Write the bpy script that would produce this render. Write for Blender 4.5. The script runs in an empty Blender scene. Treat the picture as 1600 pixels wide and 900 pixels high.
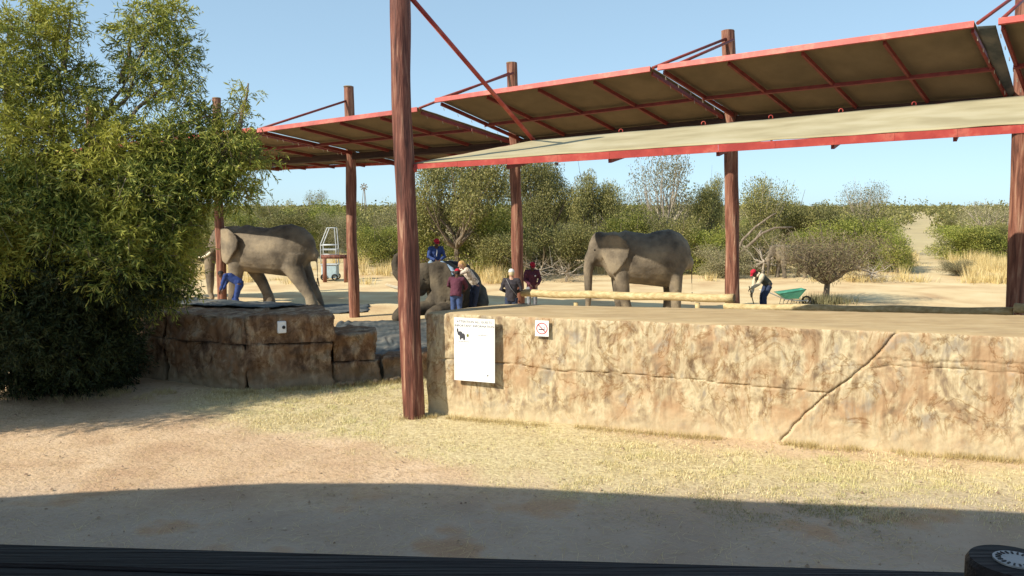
import bpy, math, random
import numpy as np
from mathutils import Vector, Matrix, noise
random.seed(7); rng = np.random.default_rng(7)
SC = bpy.context.scene; COL = SC.collection
R = math.radians; PI = math.pi

# ------------------------------------------------------------------ camera
F, HC = 1300.0, 3.6
PITCH = math.atan(128/F)
cam = bpy.data.objects.new('camera', bpy.data.cameras.new('camera')); COL.objects.link(cam)
cam.location = (0, 0, HC); cam.rotation_euler = (PI/2 - PITCH, 0, 0)
cam.data.sensor_width = 36; cam.data.lens = 36*F/1600
cam.data.clip_start = .05; cam.data.clip_end = 9000
SC.camera = cam
# ------------------------------------------------------------------ sky, sun, exposure
SUN_EL = 36.0; TRAVEL = Vector((.85, .53)).normalized()
w = bpy.data.worlds.new("World"); SC.world = w; w.use_nodes = True
nt = w.node_tree; bg = nt.nodes['Background']
sky = nt.nodes.new('ShaderNodeTexSky'); sky.sky_type = 'NISHITA'; sky.sun_disc = False
sky.sun_elevation = R(SUN_EL)
sky.sun_rotation = math.atan2(-TRAVEL.x, -TRAVEL.y) % (2*PI)
sky.air_density = .5; sky.dust_density = .5; sky.ozone_density = 1.0; sky.altitude = 200
gm = nt.nodes.new('ShaderNodeGamma'); gm.inputs[1].default_value = .4      # flattens the sky gradient; the tint multiply sets its colour and gain
tn_ = nt.nodes.new('ShaderNodeMix'); tn_.data_type = 'RGBA'; tn_.blend_type = 'MULTIPLY'; tn_.inputs[0].default_value = 1
tn_.inputs[7].default_value = (2.15, 2.72, 2.95, 1)
nt.links.new(sky.outputs[0], gm.inputs[0]); nt.links.new(gm.outputs[0], tn_.inputs[6]); nt.links.new(tn_.outputs[2], bg.inputs[0])
bg.inputs[1].default_value = .12
sun = bpy.data.objects.new('sun', bpy.data.lights.new('sun', 'SUN')); COL.objects.link(sun)
sun.data.energy = 5.0; sun.data.angle = R(.5); sun.data.color = (1, .91, .74)
sd = Vector((TRAVEL.x*math.cos(R(SUN_EL)), TRAVEL.y*math.cos(R(SUN_EL)), -math.sin(R(SUN_EL))))
sun.rotation_euler = sd.to_track_quat('-Z', 'Y').to_euler(); sun.location = (-20, -15, 30)
SC.view_settings.view_transform = 'Standard'; SC.view_settings.look = 'None'
SC.view_settings.exposure = 0.5; SC.view_settings.gamma = 1
SC.view_settings.use_curve_mapping = False

# ------------------------------------------------------------------ helpers
def P(x, y, D):
    """point at distance D ahead that the photograph shows at pixel x, y"""
    a = (x-800)/F; b = -(y-450)/F
    d = Vector((a, math.cos(PITCH)+b*math.sin(PITCH), -math.sin(PITCH)+b*math.cos(PITCH)))
    return Vector((0, 0, HC)) + d*(D/d.y)
def G(x, y):
    a = (x-800)/F; b = -(y-450)/F
    d = Vector((a, math.cos(PITCH)+b*math.sin(PITCH), -math.sin(PITCH)+b*math.cos(PITCH)))
    return Vector((0, 0, HC)) + d*(-HC/d.z)
def GX(x, D):
    return Vector((P(x, 470, D).x, D, 0))

WL = {}
def tag(o, label=None, cat=None, group=None, kind=None):
    if label: o['label'] = label
    if cat: o['category'] = cat
    if group: o['group'] = group
    if kind: o['kind'] = kind
    return o
def thing(name, loc, label, cat, group=None, rz=0, scale=1):
    o = bpy.data.objects.new(name, None); COL.objects.link(o); o.empty_display_size = .2
    o.location = loc; o.rotation_euler.z = rz; o.scale = scale if isinstance(scale, tuple) else (scale,)*3
    WL[o] = Vector(loc)
    return tag(o, label, cat, group)
def meshobj(name, me, mat=None, parent=None):
    o = bpy.data.objects.new(name, me); COL.objects.link(o)
    if mat is not None and len(me.materials) == 0: me.materials.append(mat)
    if parent is not None: o.parent = parent
    return o
def np_mesh(name, V, Fc, smooth=False):
    """V (n,3), Fc (m,k) same-size faces"""
    me = bpy.data.meshes.new(name)
    V = np.asarray(V, dtype=np.float32); Fc = np.asarray(Fc, dtype=np.int32)
    m, k = Fc.shape
    me.vertices.add(len(V)); me.vertices.foreach_set('co', V.ravel())
    me.loops.add(m*k); me.loops.foreach_set('vertex_index', Fc.ravel())
    me.polygons.add(m); me.polygons.foreach_set('loop_start', np.arange(0, m*k, k, dtype=np.int32))
    try: me.polygons.foreach_set('loop_total', np.full(m, k, dtype=np.int32))
    except Exception: pass
    me.update(calc_edges=True)
    if smooth: me.polygons.foreach_set('use_smooth', np.ones(m, dtype=bool))
    return me
def frame(d, ref=None):
    d = Vector(d).normalized()
    ref = Vector(ref) if ref is not None else (Vector((0, 0, 1)) if abs(d.z) < .9 else Vector((1, 0, 0)))
    s = d.cross(ref)
    if s.length < 1e-5: s = d.cross(Vector((0, 1, 0)))
    s.normalize(); u = s.cross(d).normalized()
    return s, u
class MB:
    def __init__(s): s.v = []; s.f = []
    def ring(s, c, a, b, n, ph=0):
        i0 = len(s.v)
        for k in range(n):
            t = 2*PI*k/n+ph
            s.v.append(Vector(c)+a*math.cos(t)+b*math.sin(t))
        return i0
    def bridge(s, i, j, n):
        for k in range(n):
            s.f.append((i+k, i+(k+1) % n, j+(k+1) % n, j+k))
    def cap(s, i, n, flip=False):
        r = list(range(i, i+n)); s.f.append(tuple(r[::-1] if not flip else r))
    def tube(s, pts, rad, n=10, ref=None, caps=True, wob=0, domed=False):
        pts = [Vector(p) for p in pts]
        if not isinstance(rad, (list, tuple)): rad = [rad]*len(pts)
        rr = []
        for q in rad: rr.append(q if isinstance(q, (list, tuple)) else (q, q))
        if domed:
            d0 = (pts[0]-pts[1]).normalized(); d1 = (pts[-1]-pts[-2]).normalized()
            a0 = min(rr[0]); a1 = min(rr[-1])
            P0 = [pts[0]+d0*a0*q for q in (.95, .7)]; P1 = [pts[-1]+d1*a1*q for q in (.7, .95)]
            R0 = [(rr[0][0]*q, rr[0][1]*q) for q in (.3, .7)]; R1 = [(rr[-1][0]*q, rr[-1][1]*q) for q in (.7, .3)]
            pts = P0+pts+P1; rr = R0+rr+R1
        last = None
        for i, p in enumerate(pts):
            d = pts[min(i+1, len(pts)-1)]-pts[max(i-1, 0)]
            a, b = frame(d, ref)
            if last is not None and a.dot(last) < 0: a, b = -a, -b
            last = a
            wf = 1+(random.random()-.5)*wob
            j = s.ring(p, a*rr[i][0]*wf, b*rr[i][1]*wf, n)
            if i: s.bridge(prev, j, n)
            else: first = j
            prev = j
        if caps: s.cap(first, n, False); s.cap(prev, n, True)
        return s
    def cyl(s, p0, p1, r0, r1=None, n=12): return s.tube([p0, p1], [r0, r1 if r1 is not None else r0], n)
    def bar(s, p0, p1, w, h, ref=None):
        p0, p1 = Vector(p0), Vector(p1); a, b = frame(p1-p0, ref); a = a*w/2; b = b*h/2; i = len(s.v)
        for p in (p0, p1):
            for q in (a+b, -a+b, -a-b, a-b): s.v.append(p+q)
        s.f += [(i, i+1, i+2, i+3), (i+7, i+6, i+5, i+4)]
        for k in range(4): s.f.append((i+k, i+4+k, i+4+(k+1) % 4, i+(k+1) % 4))
        return s
    def box(s, c, size, rz=0):
        c = Vector(c); M = Matrix.Rotation(rz, 3, 'Z'); i = len(s.v)
        for z in (-.5, .5):
            for x, y in ((-.5, -.5), (.5, -.5), (.5, .5), (-.5, .5)):
                s.v.append(c+M @ Vector((x*size[0], y*size[1], z*size[2])))
        s.f += [(i+3, i+2, i+1, i), (i+4, i+5, i+6, i+7)]
        for k in range(4): s.f.append((i+k, i+(k+1) % 4, i+4+(k+1) % 4, i+4+k))
        return s
    def ell(s, c, r, nu=12, nv=8, M=None):
        c = Vector(c)
        if not isinstance(r, (list, tuple)): r = (r, r, r)
        M = M or Matrix.Identity(3); i0 = len(s.v)
        for j in range(1, nv):
            t = PI*j/nv
            for k in range(nu):
                q = 2*PI*k/nu
                s.v.append(c+M @ Vector((r[0]*math.sin(t)*math.cos(q), r[1]*math.sin(t)*math.sin(q), r[2]*math.cos(t))))
        for j in range(nv-2): s.bridge(i0+(j+1)*nu, i0+j*nu, nu)
        s.cap(i0, nu, True); s.cap(i0+(nv-2)*nu, nu, False)
        return s
    def prism(s, outline, thick):
        """outline: list of Vectors; thick: vector"""
        i = len(s.v); n = len(outline); t = Vector(thick)
        for p in outline: s.v.append(Vector(p)-t/2)
        for p in outline: s.v.append(Vector(p)+t/2)
        s.f.append(tuple(range(i+n-1, i-1, -1))); s.f.append(tuple(range(i+n, i+2*n)))
        for k in range(n): s.f.append((i+k, i+(k+1) % n, i+n+(k+1) % n, i+n+k))
        return s
    def build(s, name, mat, parent=None, smooth=False, world=False, bevel=0):
        off = Vector((0, 0, 0))
        if world and parent is not None: off = WL[parent]
        me = bpy.data.meshes.new(name); me.from_pydata([tuple(p-off) for p in s.v], [], s.f); me.update()
        if smooth:
            for p in me.polygons: p.use_smooth = len(p.vertices) <= 4
        o = meshobj(name, me, mat, parent)
        if parent is not None: WL[o] = WL.get(parent, Vector())
        if bevel:
            m = o.modifiers.new('bevel', 'BEVEL'); m.width = bevel; m.segments = 2
        return o
def fuse(mb, name, mat, voxel, it=4, parent=None, disp=0, dscale=3.0):
    me = bpy.data.meshes.new('tmp'); me.from_pydata([tuple(p) for p in mb.v], [], mb.f); me.update()
    o = bpy.data.objects.new('tmp', me); COL.objects.link(o)
    m = o.modifiers.new('r', 'REMESH'); m.mode = 'VOXEL'; m.voxel_size = voxel
    m = o.modifiers.new('s', 'SMOOTH'); m.factor = .5; m.iterations = it
    dg = bpy.context.evaluated_depsgraph_get(); dg.update()
    out = bpy.data.meshes.new_from_object(o.evaluated_get(dg), depsgraph=dg)
    bpy.data.objects.remove(o); bpy.data.meshes.remove(me)
    out.name = name
    n = len(out.vertices)
    if disp:
        co = np.empty(n*3, np.float32); out.vertices.foreach_get('co', co); co = co.reshape(-1, 3)
        no = np.empty(n*3, np.float32); out.vertices.foreach_get('normal', no); no = no.reshape(-1, 3)
        d = np.array([noise.fractal(Vector(c)*dscale, 1.0, 2.0, 4) for c in co])*disp
        co += no*d[:, None]; out.vertices.foreach_set('co', co.ravel()); out.update()
    out.polygons.foreach_set('use_smooth', np.ones(len(out.polygons), dtype=bool))
    out.materials.clear()
    return meshobj(name, out, mat, parent)

# ------------------------------------------------------------------ materials
def nodes(name):
    m = bpy.data.materials.new(name); m.use_nodes = True
    return m, m.node_tree.nodes, m.node_tree.links, m.node_tree.nodes['Principled BSDF']
def rampnode(N, stops):
    r = N.new('ShaderNodeValToRGB'); e = r.color_ramp.elements
    while len(e) < len(stops): e.new(.5)
    for k, (p, c) in enumerate(stops): e[k].position = p; e[k].color = (*c, 1)
    return r
def nm(name, stops, scale=4, detail=6, rough=.8, bump=.3, bscale=20, stretch=(1, 1, 1), dist=.0,
       layer=None, lscale=1.5, metallic=0, bdist=.02, rg=.6):
    m, N, L, B = nodes(name)
    tc = N.new('ShaderNodeTexCoord'); mp = N.new('ShaderNodeMapping'); mp.inputs['Scale'].default_value = stretch
    L.new(tc.outputs['Object'], mp.inputs[0])
    n1 = N.new('ShaderNodeTexNoise'); n1.inputs['Scale'].default_value = scale; n1.inputs['Detail'].default_value = detail
    n1.inputs['Distortion'].default_value = dist; n1.inputs['Roughness'].default_value = rg
    L.new(mp.outputs[0], n1.inputs['Vector'])
    r = rampnode(N, stops); L.new(n1.outputs[0], r.inputs[0]); col = r.outputs[0]
    if layer:
        n2 = N.new('ShaderNodeTexNoise'); n2.inputs['Scale'].default_value = lscale; n2.inputs['Detail'].default_value = 5
        L.new(tc.outputs['Object'], n2.inputs['Vector'])
        r2 = rampnode(N, [(.42, (0, 0, 0)), (.62, (1, 1, 1))]); L.new(n2.outputs[0], r2.inputs[0])
        mx = N.new('ShaderNodeMix'); mx.data_type = 'RGBA'; L.new(r2.outputs[0], mx.inputs[0])
        L.new(col, mx.inputs[6]); mx.inputs[7].default_value = (*layer, 1); col = mx.outputs[2]
    L.new(col, B.inputs['Base Color'])
    B.inputs['Roughness'].default_value = rough; B.inputs['Metallic'].default_value = metallic
    B.inputs['Specular IOR Level'].default_value = .3
    if bump:
        nb = N.new('ShaderNodeTexNoise'); nb.inputs['Scale'].default_value = bscale; nb.inputs['Detail'].default_value = 6
        L.new(mp.outputs[0], nb.inputs['Vector'])
        b = N.new('ShaderNodeBump'); b.inputs['Strength'].default_value = bump; b.inputs['Distance'].default_value = bdist
        L.new(nb.outputs[0], b.inputs['Height']); L.new(b.outputs[0], B.inputs['Normal'])
    return m
def leafmat(name, cols, trans=.35, patch=None, pscale=1.2):
    m, N, L, B = nodes(name)
    g = N.new('ShaderNodeNewGeometry'); r = rampnode(N, [(i/(len(cols)-1), c) for i, c in enumerate(cols)])
    L.new(g.outputs['Random Per Island'], r.inputs[0]); col = r.outputs[0]
    tc = N.new('ShaderNodeTexCoord'); n2 = N.new('ShaderNodeTexNoise'); n2.inputs['Scale'].default_value = pscale
    n2.inputs['Detail'].default_value = 2
    L.new(tc.outputs['Object'], n2.inputs['Vector'])
    if patch:
        r2 = rampnode(N, [(.45, (0, 0, 0)), (.6, (1, 1, 1))]); L.new(n2.outputs[0], r2.inputs[0])
        mul = N.new('ShaderNodeMath'); mul.operation = 'MULTIPLY'; mul.inputs[1].default_value = .6
        L.new(r2.outputs[0], mul.inputs[0])
        mx = N.new('ShaderNodeMix'); mx.data_type = 'RGBA'; L.new(mul.outputs[0], mx.inputs[0])
        L.new(col, mx.inputs[6]); mx.inputs[7].default_value = (*patch, 1); col = mx.outputs[2]
    oi = N.new('ShaderNodeObjectInfo'); hs = N.new('ShaderNodeHueSaturation')
    mr = N.new('ShaderNodeMapRange'); mr.inputs[3].default_value = .75; mr.inputs[4].default_value = 1.25
    L.new(oi.outputs['Random'], mr.inputs[0]); L.new(mr.outputs[0], hs.inputs['Value']); L.new(col, hs.inputs['Color'])
    col = hs.outputs[0]
    L.new(col, B.inputs['Base Color']); B.inputs['Roughness'].default_value = .6
    B.inputs['Specular IOR Level'].default_value = .25
    t = N.new('ShaderNodeBsdfTranslucent'); L.new(col, t.inputs['Color'])
    ms = N.new('ShaderNodeMixShader'); ms.inputs[0].default_value = trans
    L.new(B.outputs[0], ms.inputs[1]); L.new(t.outputs[0], ms.inputs[2])
    L.new(ms.outputs[0], N['Material Output'].inputs['Surface'])
    return m
def plain(name, c, rough=.6, metallic=0, bump=.15, bscale=60):
    d = tuple(x*.8 for x in c)
    return nm(name, [(.3, d), (.7, c)], scale=9, rough=rough, bump=bump, bscale=bscale, metallic=metallic)

M = {}
M['pole'] = nm('pole wood', [(.32, (.05, .02, .015)), (.46, (.12, .042, .03)), (.56, (.19, .072, .05)), (.68, (.36, .21, .14))],
               scale=3.2, stretch=(4, 4, .35), rough=.62, bump=.8, bscale=6, dist=.6, bdist=.03)
M['pole_worn'] = nm('worn pole wood', [(.32, (.07, .028, .02)), (.45, (.17, .065, .042)), (.57, (.26, .12, .08)), (.72, (.42, .28, .19))],
               scale=3.2, stretch=(4, 4, .35), rough=.7, bump=.8, bscale=6, dist=.6, bdist=.03)
M['log'] = nm('peeled log', [(.25, (.3, .22, .1)), (.5, (.46, .36, .19)), (.75, (.62, .52, .31))], scale=3, stretch=(.5, 4, 4),
              rough=.75, bump=.5, bscale=9)
M['logend'] = nm('log end', [(.3, (.1, .06, .03)), (.7, (.28, .19, .1))], scale=14, rough=.8)
M['red'] = nm('red steel', [(.35, (.33, .045, .038)), (.52, (.43, .065, .052)), (.62, (.5, .12, .085)), (.7, (.36, .08, .06))], scale=3, rough=.5, bump=.1)
M['darkred'] = nm('dark red steel', [(.3, (.14, .025, .02)), (.7, (.26, .05, .04))], scale=4, rough=.5, bump=.1)
M['beam'] = nm('dark timber', [(.3, (.03, .016, .012)), (.7, (.08, .04, .028))], scale=4, stretch=(.4, .4, 4), rough=.7)
M['rail'] = nm('dark stained rail', [(.3, (.007, .006, .008)), (.6, (.016, .014, .018)), (.8, (.035, .032, .04))], scale=5,
               stretch=(.5, 14, 14), rough=.6, bump=.9, bscale=5, bdist=.01)
def clothmat():
    m, N, L, B = nodes('shade cloth')
    tc = N.new('ShaderNodeTexCoord'); n = N.new('ShaderNodeTexNoise'); n.inputs['Scale'].default_value = 1.1; n.inputs['Detail'].default_value = 6
    L.new(tc.outputs['Object'], n.inputs['Vector'])
    r = rampnode(N, [(.35, (.35, .295, .17)), (.5, (.42, .36, .215)), (.66, (.48, .42, .27))]); L.new(n.outputs[0], r.inputs[0])
    L.new(r.outputs[0], B.inputs['Base Color']); B.inputs['Roughness'].default_value = .9
    wv = N.new('ShaderNodeTexNoise'); wv.inputs['Scale'].default_value = 40; L.new(tc.outputs['Object'], wv.inputs['Vector'])
    b = N.new('ShaderNodeBump'); b.inputs['Strength'].default_value = .25; L.new(wv.outputs[0], b.inputs['Height']); L.new(b.outputs[0], B.inputs['Normal'])
    t = N.new('ShaderNodeBsdfTranslucent'); t.inputs['Color'].default_value = (.2, .13, .06, 1)
    ms = N.new('ShaderNodeMixShader'); ms.inputs[0].default_value = .08
    L.new(B.outputs[0], ms.inputs[1]); L.new(t.outputs[0], ms.inputs[2]); L.new(ms.outputs[0], N['Material Output'].inputs['Surface'])
    return m
M['cloth'] = clothmat()
M['cloth_under'] = nm('brown cloth underside', [(.3, (.15, .115, .07)), (.7, (.22, .165, .1))], scale=1.3, rough=.95, bump=.2, bscale=40)  # underside of the cloth, a darker brown than its top
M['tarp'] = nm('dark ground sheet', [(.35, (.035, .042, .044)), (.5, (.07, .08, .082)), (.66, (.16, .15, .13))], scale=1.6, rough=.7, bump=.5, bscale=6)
def wallmat(name, k, dark):
    m, N, L, B = nodes(name)
    tc = N.new('ShaderNodeTexCoord'); mp = N.new('ShaderNodeMapping'); mp.inputs['Scale'].default_value = (1.15, 1.15, .75)
    L.new(tc.outputs['Object'], mp.inputs[0])
    def tn(s, d, di=0):
        n = N.new('ShaderNodeTexNoise'); n.inputs['Scale'].default_value = s; n.inputs['Detail'].default_value = d
        n.inputs['Distortion'].default_value = di; n.inputs['Roughness'].default_value = .62; L.new(mp.outputs[0], n.inputs['Vector']); return n
    a = tn(3.6, 12, .5)
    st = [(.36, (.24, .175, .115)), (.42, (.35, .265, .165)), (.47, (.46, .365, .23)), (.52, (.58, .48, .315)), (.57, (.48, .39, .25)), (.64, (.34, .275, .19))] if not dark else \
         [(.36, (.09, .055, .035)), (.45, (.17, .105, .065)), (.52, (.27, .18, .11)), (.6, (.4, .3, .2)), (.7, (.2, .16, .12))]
    r = rampnode(N, [(p, tuple(x*k for x in c)) for p, c in st]); L.new(a.outputs[0], r.inputs[0])
    b = tn(1.7, 9, .5); rb = rampnode(N, [(.47, (0, 0, 0)), (.6, (.85, .85, .85))]); L.new(b.outputs[0], rb.inputs[0])
    mx = N.new('ShaderNodeMix'); mx.data_type = 'RGBA'; L.new(rb.outputs[0], mx.inputs[0]); L.new(r.outputs[0], mx.inputs[6])
    mx.inputs[7].default_value = (*((.42, .27, .155) if not dark else (.21, .115, .06)), 1)
    c = tn(1.9, 9, .3); c.inputs['W' if False else 'Scale'].default_value = 3.7
    rc = rampnode(N, [(.56, (0, 0, 0)), (.68, (.7, .7, .7))]); L.new(c.outputs[0], rc.inputs[0])
    mx2 = N.new('ShaderNodeMix'); mx2.data_type = 'RGBA'; L.new(rc.outputs[0], mx2.inputs[0]); L.new(mx.outputs[2], mx2.inputs[6])
    mx2.inputs[7].default_value = (*((.34, .3, .25) if not dark else (.2, .18, .14)), 1)
    ms_ = N.new('ShaderNodeMapping'); ms_.inputs['Scale'].default_value = (7, 7, .8); L.new(tc.outputs['Object'], ms_.inputs[0])
    vs_ = N.new('ShaderNodeTexNoise'); vs_.inputs['Scale'].default_value = 1.6; vs_.inputs['Detail'].default_value = 9; L.new(ms_.outputs[0], vs_.inputs['Vector'])
    rs_ = rampnode(N, [(.36, (.45, .36, .28)), (.5, (1, 1, 1)), (.62, (1.0, .98, .94)), (.7, (.78, .7, .6))]); L.new(vs_.outputs[0], rs_.inputs[0])
    mk_ = N.new('ShaderNodeMix'); mk_.data_type = 'RGBA'; mk_.blend_type = 'MULTIPLY'; mk_.inputs[0].default_value = .4
    L.new(mx2.outputs[2], mk_.inputs[6]); L.new(rs_.outputs[0], mk_.inputs[7]); mx2 = mk_
    vn = tn(1.5, 7, .6); rv = rampnode(N, [(.478, (1, 1, 1)), (.492, (.55, .44, .33)), (.5, (.72, .62, .5)), (.515, (1, 1, 1))]); L.new(vn.outputs[0], rv.inputs[0])
    mv = N.new('ShaderNodeMix'); mv.data_type = 'RGBA'; mv.blend_type = 'MULTIPLY'; mv.inputs[0].default_value = .8
    L.new(mx2.outputs[2], mv.inputs[6]); L.new(rv.outputs[0], mv.inputs[7]); mx2 = mv
    # dust and splash near the foot of the wall
    sp = N.new('ShaderNodeSeparateXYZ'); L.new(tc.outputs['Object'], sp.inputs[0])
    d = tn(3.0, 5); ad = N.new('ShaderNodeMath'); ad.operation = 'MULTIPLY_ADD'; ad.inputs[1].default_value = -.9
    L.new(d.outputs[0], ad.inputs[0]); L.new(sp.outputs['Z'], ad.inputs[2])
    mr = N.new('ShaderNodeMapRange'); mr.inputs[1].default_value = -.45; mr.inputs[2].default_value = -.02; mr.inputs[3].default_value = .75; mr.inputs[4].default_value = 0
    L.new(ad.outputs[0], mr.inputs[0])
    mx3 = N.new('ShaderNodeMix'); mx3.data_type = 'RGBA'; L.new(mr.outputs[0], mx3.inputs[0]); L.new(mx2.outputs[2], mx3.inputs[6])
    mx3.inputs[7].default_value = (*((.56, .46, .3) if not dark else (.3, .23, .15)), 1)
    L.new(mx3.outputs[2], B.inputs['Base Color']); B.inputs['Roughness'].default_value = .85; B.inputs['Specular IOR Level'].default_value = .2
    e = tn(7, 12, .4); bp = N.new('ShaderNodeBump'); bp.inputs['Strength'].default_value = .5; bp.inputs['Distance'].default_value = .03
    L.new(e.outputs[0], bp.inputs['Height']); L.new(bp.outputs[0], B.inputs['Normal'])
    return m
M['wall'] = wallmat('moulded ochre rock', 1.0, False)
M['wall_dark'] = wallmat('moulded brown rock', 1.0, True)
M['coping'] = nm('trowelled coping', [(.3, (.36, .26, .15)), (.55, (.46, .35, .2)), (.75, (.54, .43, .27))], scale=3, stretch=(.5, 2, 1), rough=.85, bump=.3, bscale=15)
def skinmat(k=1.0):
    m, N, L, B = nodes('elephant hide')
    tc = N.new('ShaderNodeTexCoord')
    n = N.new('ShaderNodeTexNoise'); n.inputs['Scale'].default_value = 1.6; n.inputs['Detail'].default_value = 8; L.new(tc.outputs['Object'], n.inputs['Vector'])
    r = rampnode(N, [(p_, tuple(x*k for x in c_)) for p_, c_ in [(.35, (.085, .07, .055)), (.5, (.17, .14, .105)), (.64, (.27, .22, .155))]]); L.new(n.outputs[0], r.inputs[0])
    v = N.new('ShaderNodeTexVoronoi'); v.feature = 'DISTANCE_TO_EDGE'; v.inputs['Scale'].default_value = 12
    mp = N.new('ShaderNodeMapping'); mp.inputs['Scale'].default_value = (1.6, 1, .75); mp.inputs['Rotation'].default_value = (0, R(20), 0)
    nd = N.new('ShaderNodeTexNoise'); nd.inputs['Scale'].default_value = 5
    L.new(tc.outputs['Object'], nd.inputs['Vector'])
    mxv = N.new('ShaderNodeMix'); mxv.data_type = 'RGBA'; mxv.inputs[0].default_value = .12
    L.new(tc.outputs['Object'], mxv.inputs[6]); L.new(nd.outputs['Color'], mxv.inputs[7])
    L.new(mxv.outputs[2], mp.inputs[0]); L.new(mp.outputs[0], v.inputs['Vector'])
    mr = N.new('ShaderNodeMapRange'); mr.inputs[2].default_value = .06; L.new(v.outputs['Distance'], mr.inputs[0])
    mx = N.new('ShaderNodeMix'); mx.data_type = 'RGBA'; mx.blend_type = 'MULTIPLY'; mx.inputs[0].default_value = .08
    L.new(r.outputs[0], mx.inputs[6]); L.new(mr.outputs[0], mx.inputs[7])
    L.new(mx.outputs[2], B.inputs['Base Color']); B.inputs['Roughness'].default_value = .85; B.inputs['Specular IOR Level'].default_value = .2
    bp = N.new('ShaderNodeBump'); bp.inputs['Strength'].default_value = .3; bp.inputs['Distance'].default_value = .03
    L.new(mr.outputs[0], bp.inputs['Height'])
    n3 = N.new('ShaderNodeTexNoise'); n3.inputs['Scale'].default_value = 14; n3.inputs['Detail'].default_value = 5; L.new(tc.outputs['Object'], n3.inputs['Vector'])
    bp2 = N.new('ShaderNodeBump'); bp2.inputs['Strength'].default_value = .45; bp2.inputs['Distance'].default_value = .035
    L.new(n3.outputs[0], bp2.inputs['Height']); L.new(bp.outputs[0], bp2.inputs['Normal']); L.new(bp2.outputs[0], B.inputs['Normal'])
    return m
M['hide'] = skinmat(1.0); M['hide_shaded'] = skinmat(.5)  # second hide: canopy shade on the lying elephant put into a darker colour
M['ivory'] = plain('ivory', (.75, .68, .52), .4)
M['toenail'] = plain('toenail', (.4, .33, .24), .6)
M['hair'] = plain('black hair', (.02, .016, .014), .7)
M['willow'] = leafmat('slender leaves', [(.035, .06, .016), (.11, .15, .028), (.25, .27, .045), (.46, .45, .13)], .3, patch=(.4, .38, .06), pscale=.7)
M['shadeleaf'] = leafmat('leaves darkened for shade', [(.012, .02, .008), (.025, .038, .012), (.045, .06, .018), (.075, .09, .03)], .15)  # deep shade below the leafy tree put into a darker leaf colour
M['bushleaf'] = leafmat('bush leaves', [(.07, .075, .025), (.17, .17, .05), (.29, .27, .08), (.42, .37, .17)], .25, patch=(.17, .18, .07))
M['greenleaf'] = leafmat('green bush leaves', [(.05, .07, .02), (.15, .17, .035), (.3, .3, .06), (.44, .41, .13)], .3, patch=(.2, .24, .04))
M['greyleaf'] = leafmat('grey green leaves', [(.12, .11, .06), (.2, .19, .1), (.28, .26, .14), (.38, .33, .2)], .25)
M['twigleaf'] = leafmat('dry thorn twigs', [(.1, .075, .05), (.17, .13, .08), (.25, .19, .11), (.2, .21, .08)], .15)
M['drygrass'] = leafmat('dry grass', [(.4, .3, .13), (.52, .41, .19), (.62, .5, .25), (.68, .58, .34)], .3)
M['greengrass'] = leafmat('green grass', [(.17, .19, .08), (.26, .26, .11), (.36, .34, .17), (.44, .4, .24)], .35)
M['lawn'] = leafmat('dry lawn', [(.44, .38, .2), (.59, .51, .28), (.7, .61, .36), (.78, .7, .47)], .22, patch=(.53, .51, .24), pscale=.6)
M['bark'] = nm('grey bark', [(.3, (.1, .075, .055)), (.55, (.2, .16, .12)), (.75, (.34, .29, .23))], scale=5, stretch=(3, 3, .6), rough=.9, bump=.6, bscale=12)
M['deadwood'] = nm('bleached dead wood', [(.3, (.25, .2, .15)), (.7, (.5, .44, .36))], scale=5, stretch=(3, 3, .6), rough=.9)
M['pebble'] = nm('pebble', [(.35, (.16, .1, .07)), (.5, (.34, .24, .16)), (.65, (.5, .4, .3))], scale=3, rough=.9, bump=0)
M['white'] = nm('white paint', [(.3, (.78, .78, .78)), (.7, (.83, .83, .83))], scale=3, rough=.45, bump=0)
M['paint_grey'] = plain('weathered white paint', (.5, .53, .55), .5)
M['steel'] = plain('galvanised steel', (.5, .52, .54), .4, .6)
M['black'] = plain('black plastic', (.02, .02, .022), .5)
M['text'] = plain('black print', (.06, .06, .07), .7, 0, 0)
M['signred'] = plain('sign red', (.6, .05, .05), .5, 0, 0)
M['green_tub'] = nm('green steel tray', [(.3, (.04, .2, .14)), (.7, (.09, .33, .24))], scale=6, rough=.5)
M['paleblue'] = plain('pale blue paint', (.42, .55, .62), .5)
M['skin_dark'] = plain('dark skin', (.09, .045, .028), .5)
M['skin_pale'] = plain('pale skin', (.5, .28, .19), .5)
def fabric(name, c): return nm(name, [(.3, tuple(x*.65 for x in c)), (.7, c)], scale=7, rough=.9, bump=.5, bscale=14, bdist=.03)
M['navy'] = fabric('navy cotton', (.03, .06, .22)); M['bluejacket'] = fabric('blue jacket', (.045, .08, .24))
M['denim'] = fabric('pale denim', (.26, .36, .5)); M['darkdenim'] = fabric('dark denim', (.035, .05, .1))
M['maroon'] = fabric('maroon cotton', (.115, .035, .06)); M['redcap'] = fabric('red cap', (.5, .02, .045))
M['charcoal'] = fabric('charcoal cotton', (.05, .045, .055)); M['whitecap'] = fabric('white cap', (.8, .8, .82))
M['cream'] = fabric('cream cotton', (.68, .58, .42)); M['olive'] = fabric('olive vest', (.1, .095, .07))
M['jeans'] = fabric('blue jeans', (.06, .1, .24)); M['print'] = nm('patterned top', [(.35, (.25, .18, .13)), (.5, (.7, .6, .5)), (.65, (.85, .8, .74))], scale=16, rough=.9)
M['blonde'] = fabric('blonde hair', (.62, .4, .16)); M['straw'] = fabric('straw hat', (.6, .5, .3))
M['greyknit'] = fabric('grey cotton', (.24, .26, .3))
M['strap'] = fabric('grey strap', (.4, .4, .42)); M['boot'] = plain('dark leather', (.03, .022, .018), .6)
M['thatch'] = nm('thatch', [(.3, (.12, .09, .05)), (.7, (.28, .22, .13))], scale=8, stretch=(1, 1, 6), rough=.95, bump=.7)

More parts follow.
